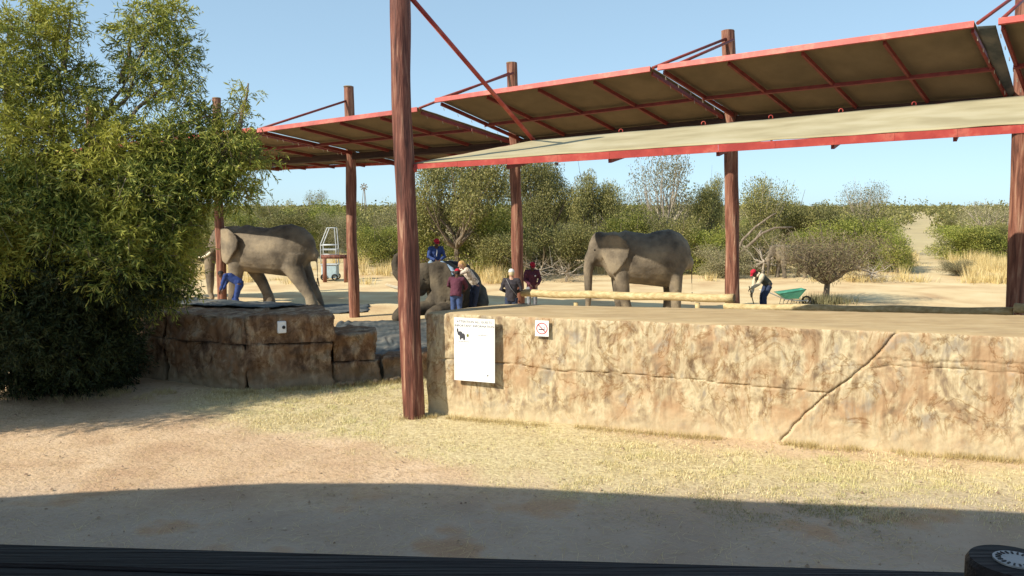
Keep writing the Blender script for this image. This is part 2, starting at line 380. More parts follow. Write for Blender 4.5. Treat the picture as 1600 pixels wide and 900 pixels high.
# ------------------------------------------------------------------ ground
def fbm(x, y, s, seed=0.0, octv=3):
    """cheap smooth value noise on numpy arrays"""
    out = np.zeros_like(x); amp = 1; tot = 0
    for o in range(octv):
        xs = x*s+seed*13.7+o*31.1; ys = y*s+seed*7.3+o*17.9
        xi = np.floor(xs); yi = np.floor(ys); fx = xs-xi; fy = ys-yi
        fx = fx*fx*(3-2*fx); fy = fy*fy*(3-2*fy)
        def h(a, b):
            q = np.sin(a*127.1+b*311.7)*43758.5453; return q-np.floor(q)
        v = (h(xi, yi)*(1-fx)+h(xi+1, yi)*fx)*(1-fy)+(h(xi, yi+1)*(1-fx)+h(xi+1, yi+1)*fx)*fy
        out += v*amp; tot += amp; amp *= .5; s *= 2.1
    return out/tot
def sstep(a, b, x):
    t = np.clip((x-a)/(b-a), 0, 1); return t*t*(3-2*t)
def lawn_mask(X, Y):
    n = fbm(X, Y, .55, 1); n2 = fbm(X, Y, 2.3, 2)
    # the worn path edge runs from left-far to right-near
    edge = (Y-(13.0-.42*(X+2.0)))*.55 + (n-.5)*2.6 + (n2-.5)*1.5
    edge2 = np.where(X > -1, Y-(10.75-.28*(X+1)), Y-(10.9+(-1-X)*.75))
    m = sstep(-.5, .9, edge2+(n-.5)*2.4+(n2-.5)*1.4)
    m *= sstep(-7.5, -4.5, X+(n-.5)*2)*1.0
    m *= 1-sstep(17.5, 19.5, Y)
    dw = -((X+1.5)*.293+(Y-14.25)*.956); m *= 1-(1-sstep(.2, .9, dw+(n2-.5)*.9+(n-.5)*.5))*sstep(.5, 2.5, X)*.85
    gx = sstep(5.0, 6.0, X+(n-.5))*sstep(7.4, 8.4, Y+(n2-.5))*(1-sstep(9.2, 10, Y))
    return np.clip(np.maximum(m, gx*.8), 0, 1)
def axis(lo, hi, fine0, fine1, step, grow=1.18):
    a = list(np.arange(fine0, fine1, step)); s = step
    while a[-1] < hi: s *= grow; a.append(a[-1]+s)
    s = step
    while a[0] > lo: s *= grow; a.insert(0, a[0]-s)
    return np.array(a)
def make_ground():
    ax = axis(-3500, 3500, -14, 14, .14); ay = axis(-600, 6000, 4, 40, .14)
    X, Y = np.meshgrid(ax, ay); near = np.exp(-((X/40)**2+((Y-15)/45)**2))
    Z = ((fbm(X, Y, .35, 3)-.5)*.07+(fbm(X, Y, 2.2, 4)-.5)*.035)*near
    Z += -.012
    # keep the far land gently rolling, rising a little towards the horizon
    far = sstep(90, 900, Y)
    Z += far*((fbm(X, Y, .004, 5)-.45)*6.0)
    V = np.stack([X, Y, Z], -1).reshape(-1, 3)
    ny, nx = X.shape; idx = np.arange(nx*ny).reshape(ny, nx)
    Fc = np.stack([idx[:-1, :-1], idx[:-1, 1:], idx[1:, 1:], idx[1:, :-1]], -1).reshape(-1, 4)
    me = np_mesh('ground', V, Fc, True)
    a = me.attributes.new('lawn', 'FLOAT', 'POINT'); a.data.foreach_set('value', lawn_mask(X, Y).ravel().astype(np.float32))
    m, N, L, B = nodes('earth')
    tc = N.new('ShaderNodeTexCoord')
    def tn(s, d, di=0, st=None):
        n = N.new('ShaderNodeTexNoise'); n.inputs['Scale'].default_value = s; n.inputs['Detail'].default_value = d; n.inputs['Distortion'].default_value = di
        if st:
            mp = N.new('ShaderNodeMapping'); mp.inputs['Scale'].default_value = st; L.new(tc.outputs['Object'], mp.inputs[0]); L.new(mp.outputs[0], n.inputs['Vector'])
        else: L.new(tc.outputs['Object'], n.inputs['Vector'])
        return n
    def mix(fac, a_, b_):
        x = N.new('ShaderNodeMix'); x.data_type = 'RGBA'
        L.new(fac, x.inputs[0])
        for s_, i in ((a_, 6), (b_, 7)):
            if isinstance(s_, tuple): x.inputs[i].default_value = (*s_, 1)
            else: L.new(s_, x.inputs[i])
        return x.outputs[2]
    n1 = tn(.9, 9, .5); r1 = rampnode(N, [(.3, (.42, .28, .18)), (.5, (.53, .38, .25)), (.7, (.6, .45, .31))]); L.new(n1.outputs[0], r1.inputs[0])
    n2 = tn(9, 8); r2 = rampnode(N, [(.52, (0, 0, 0)), (.7, (.55, .55, .55))]); L.new(n2.outputs[0], r2.inputs[0])
    c = mix(r2.outputs[0], r1.outputs[0], (.3, .2, .12))
    # arena: paler straw-strewn sand
    sp = N.new('ShaderNodeSeparateXYZ'); L.new(tc.outputs['Object'], sp.inputs[0])
    mr = N.new('ShaderNodeMapRange'); mr.inputs[1].default_value = 16; mr.inputs[2].default_value = 22; L.new(sp.outputs['Y'], mr.inputs[0])
    n3 = tn(.5, 8, .4, (1, 1, 1)); r3 = rampnode(N, [(.3, (.5, .34, .19)), (.5, (.62, .47, .27)), (.68, (.66, .54, .33))]); L.new(n3.outputs[0], r3.inputs[0])
    c = mix(mr.outputs[0], c, r3.outputs[0])
    # bare grey-brown earth and grass litter out in the bush
    mr2 = N.new('ShaderNodeMapRange'); mr2.inputs[1].default_value = 40; mr2.inputs[2].default_value = 70; L.new(sp.outputs['Y'], mr2.inputs[0])
    n4 = tn(.15, 6); r4 = rampnode(N, [(.35, (.42, .34, .2)), (.6, (.5, .41, .23))]); L.new(n4.outputs[0], r4.inputs[0])
    c = mix(mr2.outputs[0], c, r4.outputs[0])
    at = N.new('ShaderNodeAttribute'); at.attribute_name = 'lawn'
    n5 = tn(14, 8, .8); r5 = rampnode(N, [(.32, (.36, .29, .17)), (.5, (.54, .46, .26)), (.68, (.68, .6, .36))]); L.new(n5.outputs[0], r5.inputs[0])
    am = N.new('ShaderNodeMath'); am.operation = 'MULTIPLY'; am.inputs[1].default_value = .8; L.new(at.outputs['Fac'], am.inputs[0])
    c = mix(am.outputs[0], c, r5.outputs[0])
    # soil beside the deck greyed, eave shade put into its colour, and a grey-brown strip under the wall
    mr3 = N.new('ShaderNodeMapRange'); mr3.inputs[1].default_value = 10.9; mr3.inputs[2].default_value = 9.4; mr3.inputs[4].default_value = .8; L.new(sp.outputs['Y'], mr3.inputs[0])
    n7 = tn(.8, 6); r7 = rampnode(N, [(.4, (.36, .29, .235)), (.56, (.41, .34, .28)), (.64, (.40, .26, .17))]); L.new(n7.outputs[0], r7.inputs[0])
    c = mix(mr3.outputs[0], c, r7.outputs[0])
    L.new(c, B.inputs['Base Color']); B.inputs['Roughness'].default_value = .95; B.inputs['Specular IOR Level'].default_value = .1
    nb = tn(18, 10, .3); bp = N.new('ShaderNodeBump'); bp.inputs['Strength'].default_value = .5; bp.inputs['Distance'].default_value = .05
    L.new(nb.outputs[0], bp.inputs['Height']); L.new(bp.outputs[0], B.inputs['Normal'])
    return tag(meshobj('ground', me, m), 'sandy bare ground running back into dry bushland', None, None, 'structure')
make_ground()

# blades: numpy clumps -------------------------------------------------
def blades(name, X, Y, Z0, h, wd, lean, mat, kind='stuff', label=None, cat=None, parent=None):
    n = len(X); a = rng.uniform(0, 2*PI, n); l = rng.uniform(0, 1, n)*lean; la = rng.uniform(0, 2*PI, n)
    hh = h*rng.uniform(.5, 1.2, n)
    V = np.empty((n, 3, 3)); cx, cy = np.cos(a)*wd/2, np.sin(a)*wd/2
    V[:, 0] = np.stack([X-cx, Y-cy, Z0], -1); V[:, 1] = np.stack([X+cx, Y+cy, Z0], -1)
    V[:, 2] = np.stack([X+np.cos(la)*l*hh, Y+np.sin(la)*l*hh, Z0+hh*np.sqrt(np.maximum(0.02, 1-np.minimum(l, .99)**2))], -1)
    me = np_mesh(name, V.reshape(-1, 3), np.arange(n*3).reshape(n, 3))
    o = meshobj(name, me, mat, parent); tag(o, label, cat, None, kind); return o
def lawn():
    n = 420000
    X = rng.uniform(-8, 10.5, n); Y = rng.uniform(7.5, 18.5, n)
    keep = rng.uniform(0, 1, n) < lawn_mask(X, Y)**1.3*(.12+.88*(fbm(X, Y, 4.5, 8) > .5))*(.5+.5*(fbm(X, Y, 1.1, 9) > .45))
    X, Y = X[keep], Y[keep]
    blades('lawn_grass', X, Y, np.full(len(X), -.02), .058, .010, 1.2, M['lawn'], label='short straw coloured lawn grass in front of the rock wall', cat='grass')
    # pebbles and clods
    n = 5000; X = rng.uniform(-9, 9, n); Y = rng.uniform(7, 17, n); r = rng.gamma(1.3, .0042, n)+.003; V = []; Fq = []
    o_ = np.array([[1, 0, 0], [0, 1, 0], [-1, 0, 0], [0, -1, 0], [0, 0, .9]]); V = np.stack([X, Y, np.zeros(n)-.002], -1)[:, None]+o_[None]*r[:, None, None]*rng.uniform(.6, 1.4, (n, 5, 1))
    tri = np.array([[0, 1, 4], [1, 2, 4], [2, 3, 4], [3, 0, 4]]); Fq = (np.arange(n)[:, None, None]*5+tri[None]).reshape(-1, 3)
    tag(meshobj('pebbles', np_mesh('pebbles', V.reshape(-1, 3), Fq), M['pebble']), 'small pebbles and clods on the bare path', 'pebbles', None, 'stuff')
    n = 11000; X = rng.normal(4.2, 1.6, n); Y = 9.55-.12*(X-4)+rng.normal(0, .35, n); k = (fbm(X, Y, 2.2, 5) > .48) & (X > 1); X, Y = X[k], Y[k]
    blades('green_grass', X, Y, np.full(len(X), -.012), .035, .008, 1.6, M['greengrass'], label='patch of green grass in the shade on the lower right', cat='grass')
    n = 26000
    X = rng.uniform(-9, 9, n); Y = rng.uniform(7, 16, n)
    blades('loose_straw', X, Y, np.full(len(X), -.003), .05, .004, 9, M['drygrass'], label='scattered straw and twigs on the bare path', cat='straw')
lawn()

# ------------------------------------------------------------------ rock walls
def rounded_lattice(foot, z0, z1, cell, r, amp, seed, crack=None, ztop=None):
    """surface lattice of a block over a quad footprint (front-left, front-right, back-right, back-left)"""
    A, Bq, Cq, Dq = [np.array(p, float) for p in foot]
    Lx = (np.linalg.norm(Bq-A)+np.linalg.norm(Cq-Dq))/2; Ly = (np.linalg.norm(Dq-A)+np.linalg.norm(Cq-Bq))/2; Lz = z1-z0
    cx, cy, cz = cell if isinstance(cell, tuple) else (cell,)*3
    nx = max(2, int(Lx/cx)); ny = max(2, int(Ly/cy)); nz = max(2, int(Lz/cz))
    idx = {}; V = []; prm = []
    def vid(i, j, k):
        key = (i, j, k)
        if key in idx: return idx[key]
        px, py, pz = i/nx*Lx, j/ny*Ly, k/nz*Lz
        rr = min(r, Lx/2.1, Ly/2.1, Lz/2.1)
        q = np.array([min(max(px, rr), Lx-rr), min(max(py, rr), Ly-rr), min(max(pz, 0 if k == 0 else -1), Lz-rr)])
        p = np.array([px, py, pz]); d = p-q; l = np.linalg.norm(d)
        nrm = d/l if l > 1e-9 else np.zeros(3)
        if l > rr: p = q+nrm*rr
        u, v = p[0]/Lx, p[1]/Ly
        g = (A*(1-u)+Bq*u)*(1-v)+(Dq*(1-u)+Cq*u)*v
        ex = (Bq-A)/np.linalg.norm(Bq-A); ey = np.array([-ex[1], ex[0]])
        wp = Vector((g[0], g[1], z0+p[2]))
        if ztop: wp.z = z0+p[2]*(1+(ztop(u, v)-1))
        wn = Vector((ex[0]*nrm[0]+ey[0]*nrm[1], ex[1]*nrm[0]+ey[1]*nrm[1], nrm[2]))
        a = noise.fractal(wp*1.1+Vector((seed, 0, 0)), 1, 2, 3)*amp + noise.fractal(wp*4.5+Vector((0, seed, 0)), .7, 2.1, 5)*amp*.5
        if nrm[2] > .8: a *= .35
        if crack and nrm[1] < -.3: a -= crack(p[0], wp.z)
        idx[key] = len(V); V.append(wp+wn*a); prm.append((p[0], wp.z, nrm[1], nrm[2]))
        return idx[key]
    faces = []
    for k in range(nz):
        for i in range(nx):
            faces.append((vid(i, 0, k), vid(i+1, 0, k), vid(i+1, 0, k+1), vid(i, 0, k+1)))
            faces.append((vid(i+1, ny, k), vid(i, ny, k), vid(i, ny, k+1), vid(i+1, ny, k+1)))
        for j in range(ny):
            faces.append((vid(0, j+1, k), vid(0, j, k), vid(0, j, k+1), vid(0, j+1, k+1)))
            faces.append((vid(nx, j, k), vid(nx, j+1, k), vid(nx, j+1, k+1), vid(nx, j, k+1)))
    for i in range(nx):
        for j in range(ny):
            faces.append((vid(i, j, nz), vid(i+1, j, nz), vid(i+1, j+1, nz), vid(i, j+1, nz)))
    return V, faces, prm
def sub_mesh(name, V, faces, off, mat, parent, smooth=True):
    used = {}; vv = []; ff = []
    for f in faces:
        g = []
        for i in f:
            if i not in used: used[i] = len(vv); vv.append(tuple(V[i]-off))
            g.append(used[i])
        ff.append(g)
    me = bpy.data.meshes.new(name); me.from_pydata(vv, [], ff); me.update()
    if smooth: me.polygons.foreach_set('use_smooth', np.ones(len(ff), dtype=bool))
    o = meshobj(name, me, mat, parent); WL[o] = WL[parent]; return o

def big_wall():
    # plan: front from (-1.62,14.3) to (12.2,10.2)
    A = Vector((-1.5, 14.25)); dirv = Vector((8.64, -2.65)).normalized()
    B_ = A+dirv*12.5; C_ = B_+Vector((.7, 2.9)); D_ = Vector((-.15, 15.5))
    L = 12.5
    def s_of(px, z_guess_py):
        # intersect pixel ray with front plane
        a = (px-800)/F; b = -(z_guess_py-450)/F
        d = Vector((a, math.cos(PITCH)+b*math.sin(PITCH), -math.sin(PITCH)+b*math.cos(PITCH)))
        n2 = Vector((-dirv.y, dirv.x)); t = (A.x*n2.x+A.y*n2.y)/(d.x*n2.x+d.y*n2.y)
        p = Vector((0, 0, HC))+d*t
        return ((p.x-A.x)*dirv.x+(p.y-A.y)*dirv.y, p.z)
    lines = [[(690, 560), (720, 562), (800, 570), (870, 580), (960, 583), (1060, 592), (1130, 600), (1200, 606), (1265, 612)],
             [(1372, 508), (1350, 537), (1325, 565), (1290, 595), (1265, 612), (1235, 640), (1215, 662), (1195, 686)],
             [(1340, 558), (1400, 565), (1480, 564), (1585, 567), (1720, 575)],
             [(1325, 573), (1370, 571), (1440, 575), (1540, 580), (1600, 586), (1720, 590)],
             [(1292, 560), (1312, 572)]]
    segs = []
    for k, ln in enumerate(lines):
        q = [s_of(*p) for p in ln]
        for a, b in zip(q, q[1:]): segs.append((*a, *b, k))
    S = np.array(segs)
    def dist(px, pz):
        ax, az, bx, bz = S[:, 0], S[:, 1], S[:, 2], S[:, 3]
        t = np.clip(((px-ax)*(bx-ax)+(pz-az)*(bz-az))/((bx-ax)**2+(bz-az)**2+1e-9), 0, 1)
        return np.hypot(px-ax-t*(bx-ax), pz-az-t*(bz-az))
    dep = np.array([.035, .05, .03, .025, .02])
    def crack(px, pz):
        px += .02*noise.noise(Vector((px*6, pz*6, 0))); pz += .025*noise.noise(Vector((px*5, pz*5, 9)))
        d = dist(px, pz); k = int(np.argmin(d)); w = .021 if S[k, 4] == 1 else .015
        return max(0.0, 1-d[k]/w)*dep[int(S[k, 4])]
    def y_on(line, px):
        q = [s_of(*p) for p in line]
        return float(np.interp(px, [a[0] for a in q], [a[1] for a in q]))
    diag = sorted([(s_of(*p)[1], s_of(*p)[0]) for p in lines[1]])
    def diag_s(z): return float(np.interp(z, [a[0] for a in diag], [a[1] for a in diag]))
    V, faces, prm = rounded_lattice([A, B_, C_, D_], -.1, 1.78, (.021, .12, .02), .06, .02, 5.0, crack)
    root = thing('rock_wall', (3.5, 12.7, 0), 'long ochre moulded rock wall with a diagonal crack, filling the middle and right', 'wall')
    regs = {}
    for f in faces:
        s_ = sum(prm[i][0] for i in f)/4; z_ = sum(prm[i][1] for i in f)/4; up = sum(prm[i][3] for i in f)/4; ny_ = sum(prm[i][2] for i in f)/4
        if up > .75: k = 'coping'
        elif s_ < diag_s(z_): k = 'upper_left' if z_ > y_on(lines[0], s_) else 'lower_left'
        else: k = 'upper_right' if z_ > y_on(lines[3], s_) else 'lower_right'
        regs.setdefault(k, []).append(f)
    for k, fs in regs.items():
        nme = 'coping' if k == 'coping' else 'rock_slab'
        sub_mesh(nme, V, fs, WL[root], M['coping'] if k == 'coping' else M['wall'], root)
    return A, dirv, s_of
WA, WD, wall_s = big_wall()

def left_rocks():
    root = thing('rock_platform', (-6, 17.5, 0), 'brown moulded rock loading platform beside the leafy tree, in two courses', 'platform')
    c0 = Vector((-5.25, 16.15)); b1 = Vector((-3.6, 16.55)); al = Vector((-8.6, 17.6)); all_ = Vector((-14, 19.6))
    bk = Vector((2.0, 4.4))*.55
    dz = 1.43
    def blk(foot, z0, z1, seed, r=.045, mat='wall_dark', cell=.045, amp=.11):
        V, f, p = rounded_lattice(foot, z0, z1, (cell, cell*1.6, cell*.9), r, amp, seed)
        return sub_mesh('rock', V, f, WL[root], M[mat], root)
    back1 = Vector((-4.15, 18.1)); backc = Vector((-5.1, 18.2)); backa = Vector((-8.6, 19.5)); backl = Vector((-13.5, 21.5))
    mid = al.lerp(c0, .42); midb = backa.lerp(backc, .42)
    for lo, hi, sd_ in ((-.1, .88, 1), (.895, dz, 2)):
        ins = Vector((.03, .0)) if lo > 0 else Vector((0, 0))
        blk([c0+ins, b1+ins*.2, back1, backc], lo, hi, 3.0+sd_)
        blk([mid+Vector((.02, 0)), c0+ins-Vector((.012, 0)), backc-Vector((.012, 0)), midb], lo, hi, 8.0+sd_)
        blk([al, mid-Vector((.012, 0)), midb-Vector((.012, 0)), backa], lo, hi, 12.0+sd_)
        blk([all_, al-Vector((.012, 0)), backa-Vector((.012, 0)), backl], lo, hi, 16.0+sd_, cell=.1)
    # stepped stones to the right of the platform
    blk([(-3.68, 16.72), (-2.85, 17.0), (-2.95, 17.9), (-4.05, 17.8)], .44, 1.0, 21.0, .06)
    blk([(-3.66, 16.70), (-2.75, 17.05), (-2.8, 17.95), (-4.03, 17.8)], -.1, .42, 22.0, .06)
    blk([(-2.73, 17.07), (-2.12, 17.3), (-1.9, 18.1), (-2.78, 17.9)], -.1, .47, 23.0, .08)
    blk([(-2.1, 17.32), (-1.2, 17.6), (-1.0, 18.4), (-1.88, 18.1)], -.1, .5, 24.0, .08)
    # rubble at the foot
    for k in range(14):
        t = random.random(); p = Vector((-3.5, 16.55)).lerp(Vector((-1.9, 17.15)), t)+Vector((random.uniform(-.05, .05), random.uniform(-.08, .05)))
        m = MB(); m.ell((p.x, p.y, .03), (random.uniform(.04, .1), random.uniform(.04, .09), random.uniform(.03, .07)), 8, 5)
        o = m.build('stone', M['wall_dark'], None, True)
        o.location = (0, 0, 0); tag(o, 'small loose stone at the foot of the brown rock steps', 'stone', 'loose stones below the rock steps')
left_rocks()

# sheets of dark cloth
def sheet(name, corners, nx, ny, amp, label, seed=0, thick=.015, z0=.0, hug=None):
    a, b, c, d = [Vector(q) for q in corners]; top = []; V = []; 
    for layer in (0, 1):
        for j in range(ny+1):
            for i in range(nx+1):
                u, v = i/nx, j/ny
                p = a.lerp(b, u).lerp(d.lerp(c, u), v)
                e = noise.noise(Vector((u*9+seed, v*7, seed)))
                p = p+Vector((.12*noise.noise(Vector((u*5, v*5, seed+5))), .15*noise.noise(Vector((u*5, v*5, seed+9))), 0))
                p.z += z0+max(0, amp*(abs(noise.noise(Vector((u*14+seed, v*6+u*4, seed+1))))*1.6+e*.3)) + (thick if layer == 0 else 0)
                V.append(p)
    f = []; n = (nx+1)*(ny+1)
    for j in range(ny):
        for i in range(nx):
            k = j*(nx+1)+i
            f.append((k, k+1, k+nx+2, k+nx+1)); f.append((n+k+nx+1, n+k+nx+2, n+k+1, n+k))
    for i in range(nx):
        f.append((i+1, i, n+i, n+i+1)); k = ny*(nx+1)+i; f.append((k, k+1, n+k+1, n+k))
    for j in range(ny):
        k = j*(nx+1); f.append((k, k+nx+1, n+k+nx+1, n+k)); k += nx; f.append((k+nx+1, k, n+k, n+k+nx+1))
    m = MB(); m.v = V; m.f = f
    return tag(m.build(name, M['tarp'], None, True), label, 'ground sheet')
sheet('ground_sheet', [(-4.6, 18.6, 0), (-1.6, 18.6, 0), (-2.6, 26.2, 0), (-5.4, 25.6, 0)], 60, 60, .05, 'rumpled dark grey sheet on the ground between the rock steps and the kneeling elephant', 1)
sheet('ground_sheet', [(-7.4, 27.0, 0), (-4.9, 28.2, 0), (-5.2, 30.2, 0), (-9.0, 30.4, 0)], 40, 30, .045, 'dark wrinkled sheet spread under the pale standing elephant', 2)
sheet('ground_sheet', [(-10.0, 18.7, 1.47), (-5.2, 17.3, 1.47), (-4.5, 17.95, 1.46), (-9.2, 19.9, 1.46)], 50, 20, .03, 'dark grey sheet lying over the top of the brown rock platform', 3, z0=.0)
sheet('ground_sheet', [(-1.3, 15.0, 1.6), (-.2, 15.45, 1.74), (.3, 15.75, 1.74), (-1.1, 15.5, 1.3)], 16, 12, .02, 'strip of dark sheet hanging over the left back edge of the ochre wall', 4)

# ------------------------------------------------------------------ poles
def pole(base, top, r0, r1, seed, label, group=None, mat='pole', worn=None):
    base, top = Vector(base), Vector(top); root = thing('timber_pole', (base.x, base.y, 0), label, 'pole', group)
    n, m = 28, 70; mb = MB(); ax = top-base
    cr = [random.uniform(0, 2*PI) for _ in range(5)]
    cz = [random.uniform(.05, .95) for _ in range(5)]
    for j in range(m+1):
        t = j/m; c = base.lerp(top, t)+Vector((math.sin(t*5+seed)*.018+math.sin(t*13+seed*2)*.008, math.cos(t*4+seed)*.02, 0))
        r = r0+(r1-r0)*t
        for k in range(n):
            a = 2*PI*k/n; q = Vector((math.cos(a), math.sin(a), 0))
            rr = r*(1+.15*noise.noise(Vector((q.x*1.3+seed, q.y*1.3, t*7)))+.06*noise.noise(Vector((q.x*6+seed, q.y*6, t*9))))
            for a0, z0 in zip(cr, cz):
                da = abs((a-a0+PI) % (2*PI)-PI)
                if da < .3 and abs(t-z0) < .09: rr -= r*.22*(1-da/.3)*(1-abs(t-z0)/.09)
            mb.v.append(c+q*rr)
        if j: mb.bridge((j-1)*n, j*n, n)
    mb.f.append(tuple(range(n-1, -1, -1)));
    o = mb.build('shaft', M[mat], root, True, True)
    tc = MB(); cc = top+Vector((0, 0, .012)); tc.cyl(top-Vector((0, 0, .02)), cc, r1*1.01, r1*.9, 24); tc.build('end_grain', M['logend'], root, False, True)
    return root
pb = G(645, 652); pole((pb.x, pb.y, -.3), (pb.x-.15, pb.y+.1, 7.9), .185, .155, 1.0, 'thick red-brown timber pole standing in the foreground against the left end of the ochre wall')
PG = 'timber poles carrying the long shade canopy'
def rear_pole(xt, yt, D, xb, rad, seed, label, mat='pole_worn', h=None):
    t = P(xt, yt, D); b = GX(xb, D); 
    return pole((b.x, D, -.3), (t.x, D, t.z), rad*1.08, rad*.92, seed, label, PG, mat)
rear_pole(338, 153, 30.0, 347, .16, 2.0, 'timber pole in front of the face of the pale tusked elephant')
rear_pole(544, 135, 27.0, 554, .165, 3.0, 'timber pole rising from straw between the pale elephant and the foreground pole')
rear_pole(799, 98, 25.2, 813, .17, 4.0, 'timber pole beside the person in the white cap')
rear_pole(1138, 48, 21.5, 1149, .17, 5.0, 'timber pole right of the half shaded elephant, where the two rails meet')
rear_pole(1603, -70, 17.4, 1590, .165, 6.0, 'timber pole cut off by the right edge of the picture')
rear_pole(140, 165, 31.0, 150, .16, 7.0, 'timber pole mostly hidden inside the leafy tree')

# ------------------------------------------------------------------ shade canopies
def cloth_panel(a, b, c, d, parent, nx=24, ny=16, sag=.06, thick=.012, dents=3):
    mb = MB()
    for layer in (0, 1):
        for j in range(ny+1):
            for i in range(nx+1):
                u, v = i/nx, j/ny
                p = a.lerp(b, u).lerp(d.lerp(c, u), v)
                p.z += -min(sag, .045)*abs(math.sin(u*PI*(dents+1)))*math.sin(v*PI)*.7+.012*noise.noise(p*2)+(thick if layer == 0 else 0)
                mb.v.append(p)
    n = (nx+1)*(ny+1)
    for j in range(ny):
        for i in range(nx):
            k = j*(nx+1)+i; mb.f.append((k, k+1, k+nx+2, k+nx+1)); mb.f.append((n+k+nx+1, n+k+nx+2, n+k+1, n+k))
    for i in range(nx):
        mb.f.append((i+1, i, n+i, n+i+1)); k = ny*(nx+1)+i; mb.f.append((k, k+1, n+k+1, n+k))
    for j in range(ny):
        k = j*(nx+1); mb.f.append((k, k+nx+1, n+k+nx+1, n+k)); k += nx; mb.f.append((k+nx+1, k, n+k, n+k+nx+1))
    o = mb.build('shade_cloth', M['cloth'], parent, True, True); me = o.data; me.materials.append(M['cloth_under'])
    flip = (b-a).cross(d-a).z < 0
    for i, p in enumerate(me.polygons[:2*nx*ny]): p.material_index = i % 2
    return o
def one(parent, name, mat, p0, p1, w_, h_, ref=None, tube=False):
    m = MB()
    if tube: m.cyl(p0, p1, w_/2, w_/2, 10)
    else: m.bar(p0, p1, w_, h_, ref)
    return m.build(name, M[mat], parent, tube, True)
def bay(C0, C1, J0, J1, label, tie0=None, tie1=None, back=.55, raf=3, seed=0):
    B0 = J0+(J0-C0)*back; B1 = J1+(J1-C1)*back
    mid = (C0+C1+J0+J1)/4; root = thing('shade_canopy', (mid.x, mid.y, 0), label, 'shade canopy', 'bays of the long shade canopy')
    up = (C1-C0).cross(B0-C0).normalized(); up = up if up.z > 0 else -up
    cloth_panel(C0+up*.05, C1+up*.05, B1+up*.05, B0+up*.05, root, dents=raf)
    dn = -up*.045
    one(root, 'front_beam', 'red', C0, C1, .05, .125, up)
    one(root, 'back_beam', 'red', B0, B1, .05, .09, up)
    one(root, 'main_beam', 'beam', J0+dn*3.2, J1+dn*3.2, .16, .2, up)
    M0, M1 = C0.lerp(J0, .56), C1.lerp(J1, .56)
    one(root, 'purlin', 'darkred', M0+dn*1.6, M1+dn*1.6, .06, .08, up)
    for k in range(raf+2):
        t = k/(raf+1); a = C0.lerp(C1, t); b = B0.lerp(B1, t)
        if k in (0, raf+1): a = C0.lerp(C1, .008 if k == 0 else .992); b = B0.lerp(B1, .008 if k == 0 else .992)
        d = (b-a)*.004
        one(root, 'rafter', 'darkred', a+dn+d*8, b+dn-d, .055, .09, up)
    # lacing loops along the end rafters
    lc = MB()
    for e0, e1 in ((C0, B0), (C1, B1)):
        for q in range(9):
            p = e0.lerp(e1, .06+q*.1)-up*.1
            lc.bar(p, p+Vector((.02, .02, -.07)), .012, .012)
    lc.build('lacing', M['deadwood'], root, False, True)['kind'] = 'stuff'
    for tie in (tie0, tie1):
        if tie: one(root, 'tie_rod', 'darkred', tie[0], tie[1], .07, .07, tube=True)
    return root, B0, B1
Jm = P(150, 262, 31.0); J0 = P(342, 253, 30.0); J1 = P(551, 238, 27.0); J2 = P(808, 220, 25.2); J3 = P(1142, 182, 21.5); J4 = P(1592, 148, 17.4)
J5 = J4+(J4-J3)*1.05
bay(P(-60, 258, 30), P(140, 233, 28.2), Jm, J0, 'leftmost bay of the long canopy, buried in the leafy tree')
bay(P(152, 231, 28), P(392, 203, 24.9), J0, J1-Vector((.1, 0, 0)), 'canopy bay between the leafy tree and the pale elephant',
    (P(338, 178, 30), P(152, 229, 28)))
bay(P(402, 204, 24.5), P(652, 171, 23.2), J1, J2-Vector((.15, 0, 0)), 'canopy bay crossing behind the foreground pole',
    (P(546, 156, 27), P(404, 202, 24.5)))
bay(P(680, 157, 22.8), P(1016, 108, 19.6), J2+Vector((.1, 0, .06)), J3-Vector((.12, 0, 0)), 'canopy bay right of the foreground pole, above the people',
    (P(802, 112, 25.2), P(655, 169, 23.1)), (P(802, 114, 25.0), P(684, 155, 22.8)))
bay(P(1028, 106, 19.4), P(1522, 38, 15.8), J3+Vector((.1, 0, .02)), J4-Vector((.2, 0, 0)), 'large canopy bay over the right half of the arena',
    (P(1136, 60, 21.4), P(1020, 106, 19.5)), (P(1146, 62, 21.3), P(1052, 103, 19.3)))
C5 = P(1560, 34, 15.4)
bay(C5, C5+(P(1522, 38, 15.8)-P(1028, 106, 19.4))*.9, J4+Vector((.1, 0, .05)), J5, 'canopy bay cut off by the right edge',
    (P(1602, -18, 17.3), P(1528, 36, 15.7)), (P(1612, -12, 17.2), P(1563, 32, 15.4)))
# gathered cloth hanging in the gap near the right-hand pole
def gap_cloth():
    a, b = P(1527, 42, 15.75), P(1556, 40, 15.45); c, d = J4+Vector((.0, .1, -.02)), J4+Vector((-.25, .1, -.06))
    root = thing('hanging_cloth', (a.x, a.y, 0), 'slack dark cloth hanging in the canopy gap beside the right-hand pole', 'cloth')
    o = cloth_panel(a, b, c, d, root, 8, 20, .22, .01, 0); o.data.materials.clear(); o.data.materials.append(M['tarp']); o.data.materials.append(M['tarp'])
gap_cloth()

